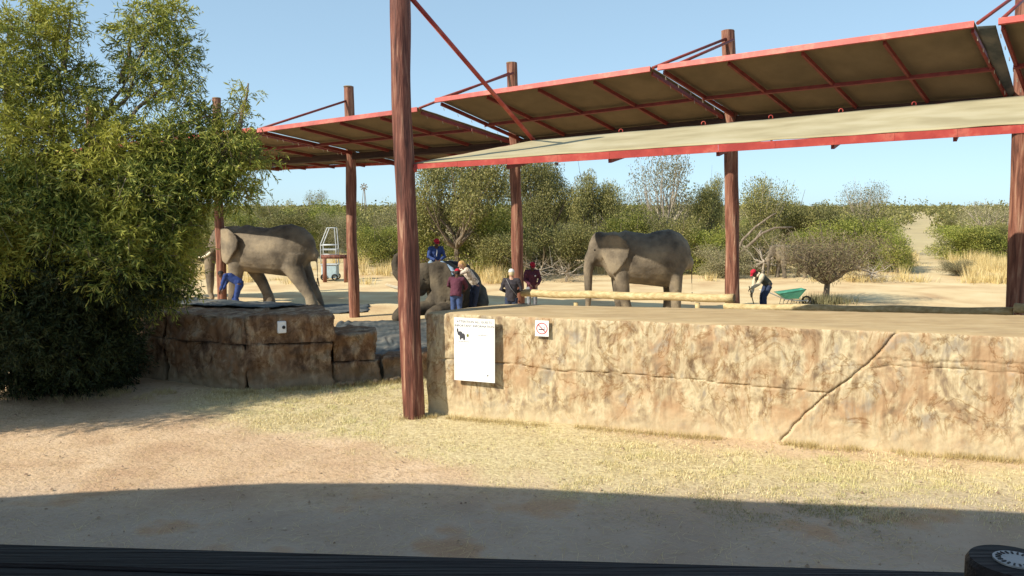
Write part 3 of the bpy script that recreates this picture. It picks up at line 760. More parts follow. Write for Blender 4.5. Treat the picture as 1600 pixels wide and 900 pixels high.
def front_canopy():
    A0 = P(641, 259, 14.0); A1 = P(1600, 197, 11.9); E1 = A1+(A1-A0)*.45
    K0 = P(834, 222, 17.4); K1 = P(1600, 152, 15.1); L1 = K1+(K1-K0)*.45
    root = thing('shade_canopy', (A0.x, A0.y, 0), 'nearest canopy with khaki top and bright red fascia hung from the foreground pole', 'shade canopy')
    up = (E1-A0).cross(K0-A0).normalized(); up = up if up.z > 0 else -up
    cloth_panel(A0+Vector((.05, .05, .03)), E1+Vector((0, .03, .03)), L1+up*.02, K0+up*.02, root, 60, 14, .03, .012, 6)
    # fascia: shallow bow from the pole
    n = 16; pts = [A0.lerp(E1, k/n) for k in range(n+1)]
    m = MB()
    for k in range(n):
        h0 = .08+.035*min(1, k/3); m.bar(pts[k]-Vector((0, 0, h0/2-.02)), pts[k+1].lerp(pts[k], .004)-Vector((0, 0, h0/2-.02)), .05, h0, (0, 0, 1))
    m.build('fascia', M['red'], root, False, True)
    one(root, 'collar', 'red', A0+Vector((-.12, -.05, -.05)), A0+Vector((.1, .02, -.05)), .12, .12, tube=True)
    one(root, 'back_beam', 'red', K0, L1, .04, .05, up)
    one(root, 'side_beam', 'darkred', A0, K0, .05, .06, up)
    for k in range(1, 8):
        t = k/8; one(root, 'rafter', 'darkred', A0.lerp(E1, t)-up*.12+Vector((0, .05, 0)), K0.lerp(L1, t)-up*.08, .05, .07, up)
    one(root, 'tie_rod', 'red', P(640, -6, 14.2), K0+Vector((0, 0, .03)), .085, .085, tube=True)
    one(root, 'tie_rod', 'red', P(650, -40, 14.3), P(650, 255, 14.05), .0, .0) if False else None
    for x, y, D in ((742, 262, 13.75), (870, 254, 13.4), (1250, 222, 12.7), (1508, 205, 12.3)):
        p = P(x, y, D); m = MB(); m.bar(p, p-Vector((0, 0, .04)), .09, .05); m.build('fixing_lug', M['beam'], root, False, True)
    for t in (.2, .38, .52, .66, .8):
        p = K0.lerp(K1, t)+Vector((0, 0, .04)); m = MB()
        m.tube([p+Vector((math.cos(a)*.04, 0, math.sin(a)*.04+.02)) for a in np.linspace(-.6, PI+.6, 8)], .009, 6); m.build('hook', M['red'], root, True, True)
front_canopy()

# ------------------------------------------------------------------ rails
def log_rail(p0, p1, r, label, seed=0):
    p0, p1 = Vector(p0), Vector(p1); root = thing('log_rail', (p0+p1)/2, label, 'log rail', 'peeled log rails along the arena')
    n = 26; pts = [p0.lerp(p1, k/n)+Vector((0, 0, .012*math.sin(k*.7+seed))) for k in range(n+1)]
    m = MB(); m.tube(pts, [r*(1+.05*noise.noise(Vector((k*.6, seed, 0)))) for k in range(n+1)], 16); m.build('log', M['log'], root, True, True)
    d = (p1-p0).normalized(); m = MB(); m.cyl(p1, p1+d*.008, r*.96, r*.96, 16); m.build('cut_end', M['logend'], root, False, True)
    return root
log_rail(P(816, 458, 24.9), P(1147, 466, 21.1), .11, 'upper peeled log rail in front of the half shaded elephant', 1)
log_rail(P(1132, 479, 21.0), P(1583, 487, 17.0), .085, 'low pale log rail running right past the wheelbarrow', 2)
log_rail(P(1586, 481, 16.9), P(1760, 483, 15.4), .1, 'short log end at the right edge beside the pole', 3)
# rail supports stand behind the wall
m = MB(); p = P(840, 470, 24.9); 
for px, D in ((900, 24.0), (1090, 21.7)):
    q = P(px, 470, D); t = thing('rail_post', (q.x, q.y, 0), 'stub post under the upper log rail, %s end' % ('left' if px < 1000 else 'right'), 'post', 'stub posts under the log rail')
    m = MB(); m.cyl((q.x, q.y, -.1), (q.x, q.y, q.z-.05), .07, .065, 12)
    me_ = m.build('post', M['log'], t, True, True); 

# ------------------------------------------------------------------ elephants
def elephant(name, loc, rz, label, legs, trunk, tail, ear_open=.35, scale=1, tusk=None, es=1.0, mirror=1, lie=False, prof=None):
    """faces -X locally; feet on z=0; shoulder 2.75 m"""
    root = thing(name, loc, label, 'elephant', 'elephants', rz, scale)
    b = MB()
    # torso loft along x: (x, zc, rz, ry)
    prof = prof or [(-1.15, 2.05, .45, .34), (-.95, 2.0, .66, .5), (-.65, 1.95, .80, .62), (-.25, 1.90, .78, .70), (.2, 1.86, .78, .75), (.6, 1.88, .85, .73),
            (.95, 1.89, .88, .67), (1.2, 1.87, .8, .58), (1.4, 1.82, .63, .47), (1.53, 1.78, .43, .34), (1.6, 1.75, .25, .2)]
    b.tube([(x, 0, z) for x, z, _, _ in prof], [(ry, rz_) for _, _, rz_, ry in prof], 24, ref=(0, 0, 1), domed=True)
    # neck + head
    b.tube([(-.85, 0, 2.2), (-1.2, 0, 2.2), (-1.45, 0, 2.15)], [(.42, .5), (.36, .48), (.33, .44)], 18, ref=(0, 0, 1), domed=True)
    b.ell((-1.38, 0, 2.33), (.34, .33, .38), 18, 12); b.ell((-1.52, 0, 2.12), (.24, .29, .36), 16, 10)
    b.ell((-1.38, 0, 1.82), (.24, .15, .2), 12, 8)  # jaw
    for s in (-1, 1):
        b.ell((-1.5, s*.24, 2.2), (.12, .07, .1), 8, 6)   # brow
        b.ell((-1.62, s*.14, 1.93), (.12, .11, .2), 8, 6)  # tusk socket
    b.tube(trunk[0], trunk[1], 14, domed=True)
    for lg in legs: b.tube(lg[0], lg[1], 16, domed=False)
    b.tube(tail, [.07, .05, .035, .025, .02][:len(tail)], 8, domed=True)
    # ears
    for s in (-1, 1):
        op = ear_open if not isinstance(ear_open, tuple) else ear_open[0 if s < 0 else 1]
        O = Vector((-1.3, s*.36, 2.2)); ex = Vector((math.cos(op), s*math.sin(op), 0))*es
        out = [(-.05, .38), (.15, .44), (.42, .42), (.66, .28), (.78, .05), (.72, -.22), (.58, -.45), (.42, -.66), (.28, -.78), (.16, -.7), (.06, -.45), (-.05, -.25)]
        th = ex.cross(Vector((0, 0, 1))).normalized()
        cen = O+ex*.3+Vector((0, 0, -.05))
        n = len(out); 
        i = len(b.v)
        for sg in (-1, 1):
            for rr_, fl in ((1, .0), (.6, .02), (.2, .0)):
                for (u, z) in out:
                    u2, z2 = .3+(u-.3)*rr_, -.05+(z+.05)*rr_
                    bend = .10*u2*u2*0+.05*math.sin(z2*6+u2*3)*u2
                    b.v.append(O+ex*u2+Vector((0, 0, z2))+th*(s*bend+sg*(.032 if rr_ > .9 else .045)))
        for sg, base in ((-1, i), (1, i+3*n)):
            for q in range(2):
                for k in range(n):
                    f = (base+q*n+k, base+q*n+(k+1) % n, base+(q+1)*n+(k+1) % n, base+(q+1)*n+k)
                    b.f.append(f if sg < 0 else f[::-1])
            f = tuple(base+2*n+k for k in range(n)); b.f.append(f if sg < 0 else f[::-1])
        for k in range(n): b.f.append((i+(k+1) % n, i+k, i+3*n+k, i+3*n+(k+1) % n))
    body = fuse(b, 'body', M['hide'], .03, 5, root, .009, 2.5)
    for s in (-1, 1):
        e = MB(); e.ell((-1.60, s*.275, 2.16), (.03, .022, .028), 8, 6); e.build('eye', M['hair'], root, True)
        if tusk:
            tt = MB(); tt.tube([(-1.66, s*.15, 1.85), (-1.8, s*.18, 1.7), (-1.98, s*.2, 1.62), (-2.15, s*.2, 1.62)], [.05, .046, .036, .012], 10, domed=True)
            tt.build('tusk', M['ivory'], root, True)
    tt = MB(); e = Vector(tail[-1])
    for k in range(14):
        a = random.uniform(0, 2*PI); q = Vector((math.cos(a)*.03, math.sin(a)*.03, 0))
        tt.tube([e+q*.3, e+q+Vector((0, 0, -.14)), e+q*1.6+Vector((.01, 0, -.3))], [.008, .006, .003], 4)
    tt.build('tail_tuft', M['hair'], root, True)
    tn = MB()
    for lg in legs:
        f = Vector(lg[0][-1]); r = lg[1][-1]; r = r if not isinstance(r, (tuple, list)) else r[0]
        for a in (-.8, -.27, .27, .8): tn.ell(f+Vector((-math.cos(a)*r*.97, math.sin(a)*r*.97, .05)), (.03, .04, .045), 8, 5)
    if legs: tn.build('toenails', M['toenail'], root, True)['kind'] = 'stuff'
    return root
def leg(x0, y, x1, front=True, xk=None):
    if front:
        xk = xk if xk is not None else (x0*.55+x1*.45)
        return ([(x0, y*.8, 1.75), (x0*.8+xk*.2, y, 1.35), (xk, y, .8), (x1*.85+xk*.15, y, .35), (x1, y, .12), (x1, y, .0)], [(.3, .34), .25, .185, .16, .185, .2])
    xk = xk if xk is not None else (x0*.5+x1*.5-.05)
    return ([(x0, y*.75, 1.75), (x0, y, 1.35), (xk, y, .85), (x1*.8+xk*.2, y, .4), (x1, y, .12), (x1, y, .0)], [(.38, .46), (.3, .33), .215, .165, .185, .2])
# half shaded elephant on the right
Er = GX(1000, 26.1)
elephant('elephant', Er, R(2), 'grey elephant in profile right of the middle, upper half in shade, trunk hanging straight down',
         [leg(-.72, -.36, -.47), leg(-.72, .36, -.6), leg(1.1, -.34, 1.17), leg(1.1, .34, 1.02)],
         ([(-1.55, 0, 2.1), (-1.72, 0, 1.85), (-1.78, 0, 1.5), (-1.77, 0, 1.1), (-1.76, 0, .7), (-1.78, 0, .35), (-1.8, 0, .2)], [(.22, .24), .2, .165, .135, .11, .085, .075]),
         [(1.45, 0, 2.25), (1.66, 0, 2.05), (1.74, 0, 1.6), (1.76, 0, 1.2), (1.78, 0, .85)], (.5, .5), (.93, 1, 1.04), es=1.15)
# pale elephant on the left, stretched stance
El = GX(414, 30.0)
elephant('elephant', El, R(-14), 'tall sunlit tusked elephant on the left with one ear spread wide',
         [leg(-.72, -.36, -.88), leg(-.70, .38, -.05, xk=-.3), leg(1.1, -.34, 1.72, False, xk=1.38), leg(1.05, .34, 1.6, False, xk=1.3)],
         ([(-1.55, 0, 2.1), (-1.76, 0, 1.85), (-1.84, 0, 1.5), (-1.86, 0, 1.1), (-1.85, 0, .7), (-1.86, 0, .4), (-1.8, 0, .22)], [(.23, .25), .21, .175, .145, .12, .09, .08]),
         [(1.45, 0, 2.2), (1.66, 0, 1.98), (1.74, 0, 1.6), (1.76, 0, 1.3), (1.76, 0, 1.0)], (.52, 1.0), (1.2, 1.05, 1.07), tusk=True, es=1.35)
# calf far back by the thorn tree
Ec = GX(1232, 42)
elephant('elephant', Ec, R(8), 'small distant elephant standing at the bush edge behind the thorn tree',
         [leg(-.72, -.36, -.6), leg(-.72, .36, -.85), leg(1.1, -.34, 1.2), leg(1.1, .34, .95)],
         ([(-1.55, 0, 2.1), (-1.76, 0, 1.85), (-1.84, 0, 1.5), (-1.86, 0, 1.1), (-1.85, 0, .7), (-1.86, 0, .3)], [(.23, .25), .2, .165, .135, .11, .085]),
         [(1.45, 0, 2.2), (1.66, 0, 1.9), (1.76, 0, 1.5), (1.77, 0, 1.1)], .3, .62)
# kneeling elephant: rests on its chest, forelegs stretched out, head up, trunk lifted
def kneeling():
    loc = GX(690, 27.2)
    root = thing('elephant', loc, 'elephant lying down behind the foreground pole, trunk raised, rider on its neck', 'elephant', 'elephants')
    b = MB()
    # body runs from the head (towards camera, left) to the rump (away, right)
    ax = Vector((.28, .96, 0)).normalized(); sd_ = Vector((-ax.y, ax.x, 0))
    pr = [(-.15, 1.0, .5, .42), (.15, .98, .78, .62), (.55, .92, .86, .74), (1.1, .84, .82, .8), (1.6, .80, .78, .78), (2.1, .76, .72, .7), (2.5, .68, .6, .52), (2.75, .6, .36, .32)]
    b.tube([ax*x+Vector((0, 0, z)) for x, z, _, _ in pr], [(ry, rz_) for _, _, rz_, ry in pr], 24, ref=(0, 0, 1), domed=True)
    H = Vector((-.52, -.38, 1.28)); 
    b.tube([ax*.2+Vector((0, 0, 1.15)), H*.6+Vector((0, 0, .5)), H], [(.46, .5), (.4, .46), (.34, .4)], 16, ref=(0, 0, 1), domed=True)
    b.ell(H+Vector((.02, 0, .16)), (.36, .34, .36), 18, 12); b.ell(H+Vector((-.14, -.1, -.12)), (.27, .27, .34), 16, 10)
    b.ell(H+Vector((-.12, -.1, -.42)), (.2, .2, .16), 12, 8)
    # trunk up and curled to the left
    T = [H+Vector(q) for q in ((-.2, -.18, -.1), (-.42, -.3, -.12), (-.66, -.36, .0), (-.84, -.36, .22), (-.9, -.34, .5), (-.86, -.3, .72), (-.72, -.28, .8))]
    b.tube(T, [.22, .2, .175, .15, .125, .1, .085], 14, domed=True)
    # forelegs
    b.tube([(.0, -.35, .75), (-.35, -.75, .36), (-.85, -1.0, .34), (-1.15, -1.15, .3), (-1.28, -1.2, .12)], [.34, .26, .22, .2, .2], 14, domed=True)
    b.tube([(.45, -.4, .7), (.25, -.9, .32), (-.05, -1.3, .28), (-.2, -1.5, .2)], [.34, .27, .24, .22], 14, domed=True)
    # hind knees
    for s in (-1, 1): b.tube([ax*2.2+sd_*s*.45+Vector((0, 0, .55)), ax*1.8+sd_*s*.75+Vector((0, 0, .25)), ax*1.4+sd_*s*.85+Vector((0, 0, .18))], [.4, .3, .2], 12, domed=True)
    # ear facing the camera: large, ragged lower edge
    for s, ea in ((1, Vector((.93, -.30, 0))), (-1, Vector((-.55, .75, 0)))):
        O = H+Vector((.24*s, -.42 if s > 0 else 0, .14)); ea = ea.normalized(); th = ea.cross(Vector((0, 0, 1))).normalized()
        out = [(-.05, .32), (.2, .40), (.45, .34), (.62, .12), (.70, -.15), (.70, -.5), (.61, -.47), (.54, -.78), (.45, -.66), (.36, -.95), (.27, -.74), (.17, -.88), (.08, -.6), (-.02, -.35)]
        n = len(out); i = len(b.v)
        for sg in (-1, 1):
            for rr_ in (1, .6, .2):
                for (u, z) in out:
                    u2, z2 = (.3+(u-.3)*rr_)*1.15, (-.1+(z+.1)*rr_)*1.15
                    b.v.append(O+ea*u2+Vector((0, 0, z2))+th*(.06*math.sin(u2*9+z2*2)+sg*.036))
        for sg, base in ((-1, i), (1, i+3*n)):
            for q in range(2):
                for k in range(n):
                    f = (base+q*n+k, base+q*n+(k+1) % n, base+(q+1)*n+(k+1) % n, base+(q+1)*n+k); b.f.append(f if sg < 0 else f[::-1])
            f = tuple(base+2*n+k for k in range(n)); b.f.append(f if sg < 0 else f[::-1])
        for k in range(n): b.f.append((i+(k+1) % n, i+k, i+3*n+k, i+3*n+(k+1) % n))
    fuse(b, 'body', M['hide_shaded'], .026, 4, root, .01, 2.5)
    for s in (-1, 1):
        t = MB(); o = H+Vector((-.22+.0*s, -.22+s*.14, -.3))
        t.tube([o, o+Vector((-.3, -.12, -.04)), o+Vector((-.65, -.2, .04)), o+Vector((-.95, -.24, .14))], [.055, .05, .036, .012], 10, domed=True); t.build('tusk', M['ivory'], root, True)
        e = MB(); e.ell(H+Vector((-.16+.16*s, -.33+.02*s, .0)), .03, 8, 6); e.build('eye', M['hair'], root, True)
    # grey saddle pad
    q = MB(); c = ax*1.0+Vector((0, 0, 1.62)); 
    q.tube([ax*.55+Vector((0, 0, 1.66)), ax*1.0+Vector((0, 0, 1.62)), ax*1.5+Vector((0, 0, 1.52))], [(.5, .13), (.55, .13), (.5, .12)], 16, ref=(0, 0, 1), domed=True)
    q.build('saddle_pad', M['charcoal'], root, True)
    return root, loc
kn, knloc = kneeling()

# ------------------------------------------------------------------ people
def person(loc, rz, label, J, top, legs_, hat=None, hair='hair', skin='skin_dark', boots='boot', sleeve=None, long_sleeve=True, extra=None, hatstyle='cap', tuck=0):
    """J: joints in local metres, facing -Y"""
    root = thing('person', loc, label, 'person', None, rz)
    V = {k: Vector(v) for k, v in J.items()}
    b = MB(); up = V['neck']-V['pelvis']
    hd = V['head']; face = V.get('face', Vector((0, -1, 0))).normalized()
    upv = (hd-V['neck']).normalized(); side = face.cross(upv).normalized(); upv = side.cross(face).normalized()
    Mh = Matrix((side, -face, upv)).transposed()
    b.tube([V['pelvis'], V['pelvis'].lerp(V['neck'], .35), V['pelvis'].lerp(V['neck'], .75), V['neck']], [(.155, .115), (.135, .10), (.17, .115), (.07, .065)], 16, ref=V.get('front', Vector((0, -1, 0))), domed=True)
    b.tube([V['neck']-upv*.03, hd-upv*.05], [.06, .055], 10, domed=True)
    b.ell(hd, (.078, .098, .118), 16, 12, Mh); b.ell(hd+face*.05-upv*.07, (.055, .055, .055), 12, 8, Mh)
    b.tube([hd+face*.095+upv*.02, hd+face*.118-upv*.02], [.01, .017], 6, domed=True)
    for s in (-1, 1): b.ell(hd+side*s*.08, (.014, .024, .034), 8, 6, Mh)
    for s, k in ((-1, 'r'), (1, 'l')):
        sh, el, ha = V['sh'+k], V['el'+k], V['ha'+k]
        b.tube([V['neck'].lerp(sh, .35)-upv*.03, sh, sh.lerp(el, .5), el, el.lerp(ha, .5), ha], [.06, .058, .052, .042, .04, .028], 10, domed=True)
        hp, kn_, an, toe = V['hip'+k], V['kn'+k], V['an'+k], V['to'+k]
        b.tube([hp, hp.lerp(kn_, .5), kn_, kn_.lerp(an, .4), an], [.095, .08, .058, .055, .038], 12, domed=True)
        b.tube([an, an.lerp(toe, .5)-Vector((0, 0, .02)), toe], [.04, .04, .03], 8, domed=True)
        d = (ha-el).normalized(); a_, b_ = frame(d)
        hand = ha+d*.05; b.tube([ha, ha+d*.09], [(.034, .018), (.04, .018)], 10, ref=b_, domed=True)
    body = fuse(b, 'body', M[skin], .012, 3, root)
    # fingers, curled, rooted in the palm (same mesh object as the body)
    fm = MB()
    for k in ('r', 'l'):
        el, ha = V['el'+k], V['ha'+k]; d = (ha-el).normalized(); a_, b_ = frame(d)
        for q, ln in ((-1.5, .06), (-.5, .075), (.5, .08), (1.5, .07)):
            o = ha+d*.085+a_*q*.019; fm.tube([o, o+d*ln*.45-b_*.006, o+d*ln*.8-b_*.026, o+d*ln*.78-b_*.045], [.0095, .009, .008, .007], 6, domed=True)
        o = ha+d*.03+a_*.035; fm.tube([o, o+a_*.022+d*.025-b_*.01, o+a_*.02+d*.055-b_*.025], [.011, .0095, .008], 6, domed=True)
    bm_me = body.data; n0 = len(bm_me.vertices)
    # join finger geometry into the body mesh
    vs = [tuple(v.co) for v in bm_me.vertices]; fs = [tuple(p.vertices) for p in bm_me.polygons]
    me = bpy.data.meshes.new('body'); me.from_pydata(vs+[tuple(v) for v in fm.v], [], fs+[tuple(i+n0 for i in f) for f in fm.f]); me.update()
    me.polygons.foreach_set('use_smooth', np.ones(len(me.polygons), dtype=bool)); me.materials.append(M[skin]); body.data = me
    for s in (-1, 1):
        e = MB(); e.ell(hd+face*.088+side*s*.032+upv*.012, (.012, .008, .009), 8, 6, Mh); e.build('eye', M['hair'], root, True)
    mo = MB(); mo.bar(hd+face*.107-upv*.058-side*.022, hd+face*.107-upv*.058+side*.022, .006, .008); mo.build('mouth', M['maroon'], root)
    # hair
    h = MB(); h.ell(hd+upv*.02-face*.018, (.084, .096, .108), 16, 10, Mh)
    if hair == 'blonde': h.tube([hd-face*.07+upv*.03, hd-face*.11-upv*.08, hd-face*.09-upv*.2], [.08, .07, .045], 10, domed=True)
    ho = h.build('hair', M[hair], root, True)
    # shirt
    c = MB()
    wt = V['pelvis']-up.normalized()*tuck
    c.tube([wt, V['pelvis'].lerp(V['neck'], .3), V['pelvis'].lerp(V['neck'], .72), V['neck']-up.normalized()*.03], [(.18, .14), (.175, .14), (.205, .145), (.085, .08)], 18, ref=V.get('front', Vector((0, -1, 0))), domed=False)
    for k in ('r', 'l'):
        sh, el, ha = V['sh'+k], V['el'+k], V['ha'+k]
        c.tube([V['neck'].lerp(sh, .3)-up.normalized()*.05, sh, sh.lerp(el, .5), el]+([el.lerp(ha, .5), ha.lerp(el, .06)] if long_sleeve else []), [.09, .083, .072, .062]+([.055, .046] if long_sleeve else []), 12, domed=False)
    fuse(c, 'jacket', M[top], .016, 2, root, .012, 9)
    # trousers
    t = MB(); t.tube([V['pelvis']+up.normalized()*.06, V['pelvis'], (V['hipr']+V['hipl'])/2-Vector((0, 0, .03))], [(.165, .13), (.175, .14), (.15, .13)], 16, ref=V.get('front', Vector((0, -1, 0))), domed=True)
    for k in ('r', 'l'):
        hp, kn_, an = V['hip'+k], V['kn'+k], V['an'+k]
        t.tube([hp, hp.lerp(kn_, .5), kn_, kn_.lerp(an, .5), an+(kn_-an)*.06], [.115, .1, .08, .072, .068], 12, domed=False)
    fuse(t, 'trousers', M[legs_], .016, 2, root, .01, 9)
    for k in ('r', 'l'):
        an, toe = V['an'+k], V['to'+k]; s = MB(); s.tube([an+Vector((0, 0, .03)), an-Vector((0, 0, .02)), an.lerp(toe, .5)-Vector((0, 0, .01)), toe], [(.05, .05), (.055, .055), (.05, .045), (.04, .032)], 12, domed=True)
        s.build('shoe', M[boots], root, True)
    if hat:
        c = MB(); i = 0; n = 18; rings = [(1.04, .02), (1.02, .055), (.88, .09), (.58, .118), (.2, .13)]
        for q, (rr_, zz) in enumerate(rings):
            j = c.ring(hd+upv*(.02+zz), side*.09*rr_, face*.108*rr_, n)
            if q: c.bridge(prev, j, n)
            prev = j
        c.cap(prev, n, True); c.cap(0, n)
        co = c.build('cap', M[hat], root, True)
        bmq = MB(); bmq.prism([hd+upv*.03+face*.09+side*.075, hd+upv*.022+face*.15+side*.06, hd+upv*.015+face*.175, hd+upv*.022+face*.15-side*.06, hd+upv*.03+face*.09-side*.075], upv*.012)
        bmq.build('cap_peak', M[hat], co, True)
    if extra: extra(root, V)
    return root
def stand(h=1.72, **kw):
    s = h/1.72
    J = dict(pelvis=(0, 0, .95), neck=(0, 0, 1.47), head=(0, -.02, 1.61), shl=(.19, 0, 1.42), shr=(-.19, 0, 1.42), ell=(.26, .02, 1.13), elr=(-.26, .02, 1.13),
             hal=(.25, -.08, .88), har=(-.25, -.08, .88), hipl=(.09, 0, .9), hipr=(-.09, 0, .9), knl=(.1, -.02, .49), knr=(-.1, -.02, .49), anl=(.11, 0, .08), anr=(-.11, 0, .08),
             tol=(.13, -.17, .04), tor=(-.13, -.17, .04), face=(0, -1, -.1))
    J.update(kw); return {k: (Vector(v)*s if k not in ('face', 'front') else Vector(v)) for k, v in J.items()}
# 1 bending person in blue by the tusked elephant
person(GX(370, 28.0), R(-90), 'person in blue overalls bending forward beside the leg of the tusked elephant',
       stand(pelvis=(0, .12, 1.02), neck=(0, -.36, 1.30), head=(0, -.5, 1.31), shl=(.18, -.3, 1.27), shr=(-.18, -.3, 1.27), ell=(.2, -.4, 1.0), elr=(-.2, -.4, 1.0), hal=(.12, -.5, .78), har=(-.12, -.5, .78),
             hipl=(.1, .12, .97), hipr=(-.1, .12, .97), knl=(.12, .02, .5), knr=(-.12, -.14, .47), anl=(.12, .16, .08), anr=(-.12, .0, .08), tol=(.13, 0, .04), tor=(-.13, -.17, .04), face=(0, -.5, -.85), front=(0, -.5, -.85)), 'navy', 'navy')
# 2 rider
def strapx(root, V):
    c = MB(); c.bar(V['neck']+Vector((0, -.12, -.1)), V['pelvis']+Vector((0, -.15, .2)), .1, .02); c.build('shirt_front', M['white'], root)
rl = knloc+Vector((-.2, .0, .84))
person(rl, R(20), 'rider in blue jacket, pale jeans and red cap sitting astride the kneeling elephant',
       stand(pelvis=(0, 0, .95), neck=(0, -.12, 1.44), head=(0, -.19, 1.57), shl=(.19, -.1, 1.39), shr=(-.19, -.1, 1.39), ell=(.27, -.18, 1.12), elr=(-.27, -.18, 1.12), hal=(.08, -.36, 1.02), har=(-.08, -.36, 1.02),
             hipl=(.12, -.02, .92), hipr=(-.12, -.02, .92), knl=(.4, -.55, .72), knr=(-.34, -.3, .7), anl=(.56, -.86, .3), anr=(-.38, -.1, .36), tol=(.6, -1.02, .24), tor=(-.4, -.2, .3), face=(0, -.95, -.22)), 'bluejacket', 'denim', 'redcap', extra=strapx)
# 3 maroon person seen from behind
person(GX(713, 25.6), R(172), 'person in maroon jersey, back turned, working at the kneeling elephant',
       stand(1.7, pelvis=(0, .05, .93), neck=(0, -.12, 1.42), head=(0, -.2, 1.54), shl=(.2, -.1, 1.36), shr=(-.2, -.1, 1.36), ell=(.3, -.26, 1.14), elr=(-.28, -.25, 1.12), hal=(.2, -.44, 1.05), har=(-.18, -.44, 1.0), face=(0, -.9, -.4)), 'maroon', 'jeans', 'redcap', tuck=.1)
# 4 leaning visitor
person(GX(736, 27.0), R(-62), 'fair haired person in patterned top leaning over the back of the kneeling elephant',
       stand(1.82, pelvis=(0, .15, 1.03), neck=(0, -.22, 1.5), head=(0, -.33, 1.62), shl=(.18, -.19, 1.46), shr=(-.18, -.19, 1.46), ell=(.2, -.45, 1.36), elr=(-.2, -.45, 1.36), hal=(.14, -.68, 1.42), har=(-.14, -.68, 1.42),
             hipl=(.09, .15, .95), hipr=(-.09, .15, .95), knl=(.1, .1, .5), knr=(-.1, .06, .5), face=(0, -.9, -.4), front=(0, -.8, -.6)), 'print', 'darkdenim', None, 'blonde', 'skin_pale')
# 5 white cap
def bag(root, V):
    c = MB(); c.tube([V['shl']+Vector((-.06, .15, .03)), Vector((0, .17, 1.2)), Vector((-.17, .15, .98))], [(.025, .006)]*3, 8); c.build('bag_strap', M['strap'], root, True)
person(GX(799, 24.5), R(175), 'person in white cap and charcoal top with a grey bag strap across the back',
       stand(1.72, elr=(-.3, 0, 1.14), ell=(.3, 0, 1.14), har=(-.16, -.2, 1.06), hal=(.16, -.2, 1.06), face=(.25, -.95, -.1)), 'charcoal', 'darkdenim', 'whitecap', 'straw', 'skin_pale', tuck=.14, extra=bag)
# 6 maroon person facing camera
def badge(root, V):
    c = MB(); c.ell((.07, -.155, 1.3), (.025, .008, .03), 10, 6); c.build('badge', M['white'], root, True)
person(GX(831, 27.6), R(15), 'person in maroon jacket and red cap looking down beside the timber pole',
       stand(1.74, head=(0, -.05, 1.59), ell=(.27, -.06, 1.15), elr=(-.26, -.06, 1.15), hal=(.12, -.25, 1.0), har=(-.12, -.25, 1.0), face=(0, -.95, -.25)), 'maroon', 'greyknit', 'redcap', tuck=.12, extra=badge)
# 7 worker with spade
wl_ = GX(1193, 28.6)
def sleeves(root, V):
    c = MB()
    for k in ('r', 'l'): c.tube([V['sh'+k], V['sh'+k].lerp(V['el'+k], .5), V['el'+k], V['ha'+k].lerp(V['el'+k], .1)], [.09, .082, .07, .052], 12, domed=True)
    fuse(c, 'sleeves', M['cream'], .016, 2, root, .01, 9)
    c = MB(); c.tube([V['neck']-Vector((0, -.02, .05)), V['neck']+Vector((0, -.03, .02))], [.105, .09], 12); c.build('collar', M['cream'], root, True)
person(wl_, R(-78), 'stooping worker in red cap, dark vest and cream sleeves holding a spade by the wheelbarrow',
       stand(1.7, pelvis=(0, .16, .93), neck=(0, -.24, 1.28), head=(0, -.38, 1.32), shl=(.19, -.18, 1.24), shr=(-.19, -.18, 1.24), ell=(.2, -.3, .97), elr=(-.2, -.28, .95), hal=(.05, -.5, .8), har=(-.05, -.42, .62),
             hipl=(.1, .14, .88), hipr=(-.1, .14, .88), face=(0, -.7, -.7), front=(0, -.8, -.6)), 'olive', 'darkdenim', 'redcap', extra=sleeves)
def spade():
    M3 = Matrix.Rotation(R(-78), 3, 'Z'); a = wl_+M3 @ Vector((0, -.55, .84)); b_ = wl_+M3 @ Vector((.0, -.28, .16))
    a = wl_+M3 @ Vector((0, -.56, .86)); b_ = wl_+M3 @ Vector((.0, -.36, .22))
    r = thing('spade', (b_.x, b_.y, 0), 'wooden handled spade held upright by the stooping worker', 'spade')
    m = MB(); m.tube([a, b_], [.018, .018], 8); m.build('handle', M['logend'], r, True, True)
    d = (b_-a).normalized(); m = MB(); m.bar(b_, b_+d*.26, .2, .012); m.build('blade', M['steel'], r, False, True)
spade()
# sun hat on the saddle pad
def sunhat():
    c = P(703, 412, 28.2)
    pass
    r = thing('sun_hat', c-Vector((0, 0, .05)), 'beige wide brimmed sun hat on the back of the kneeling elephant', 'hat')
    n = 24; m = MB(); prev = None
    for rr_, z in ((.24, -.03), (.2, .0), (.13, .02), (.12, .08), (.09, .12), (.03, .13)):
        j = m.ring((0, 0, z+.05), Vector((rr_*1.1, 0, 0)), Vector((0, rr_, 0)), n)
        if prev is not None: m.bridge(prev, j, n)
        prev = j
    m.cap(prev, n, True); m.cap(0, n); m.build('hat', M['straw'], r, True)
sunhat()

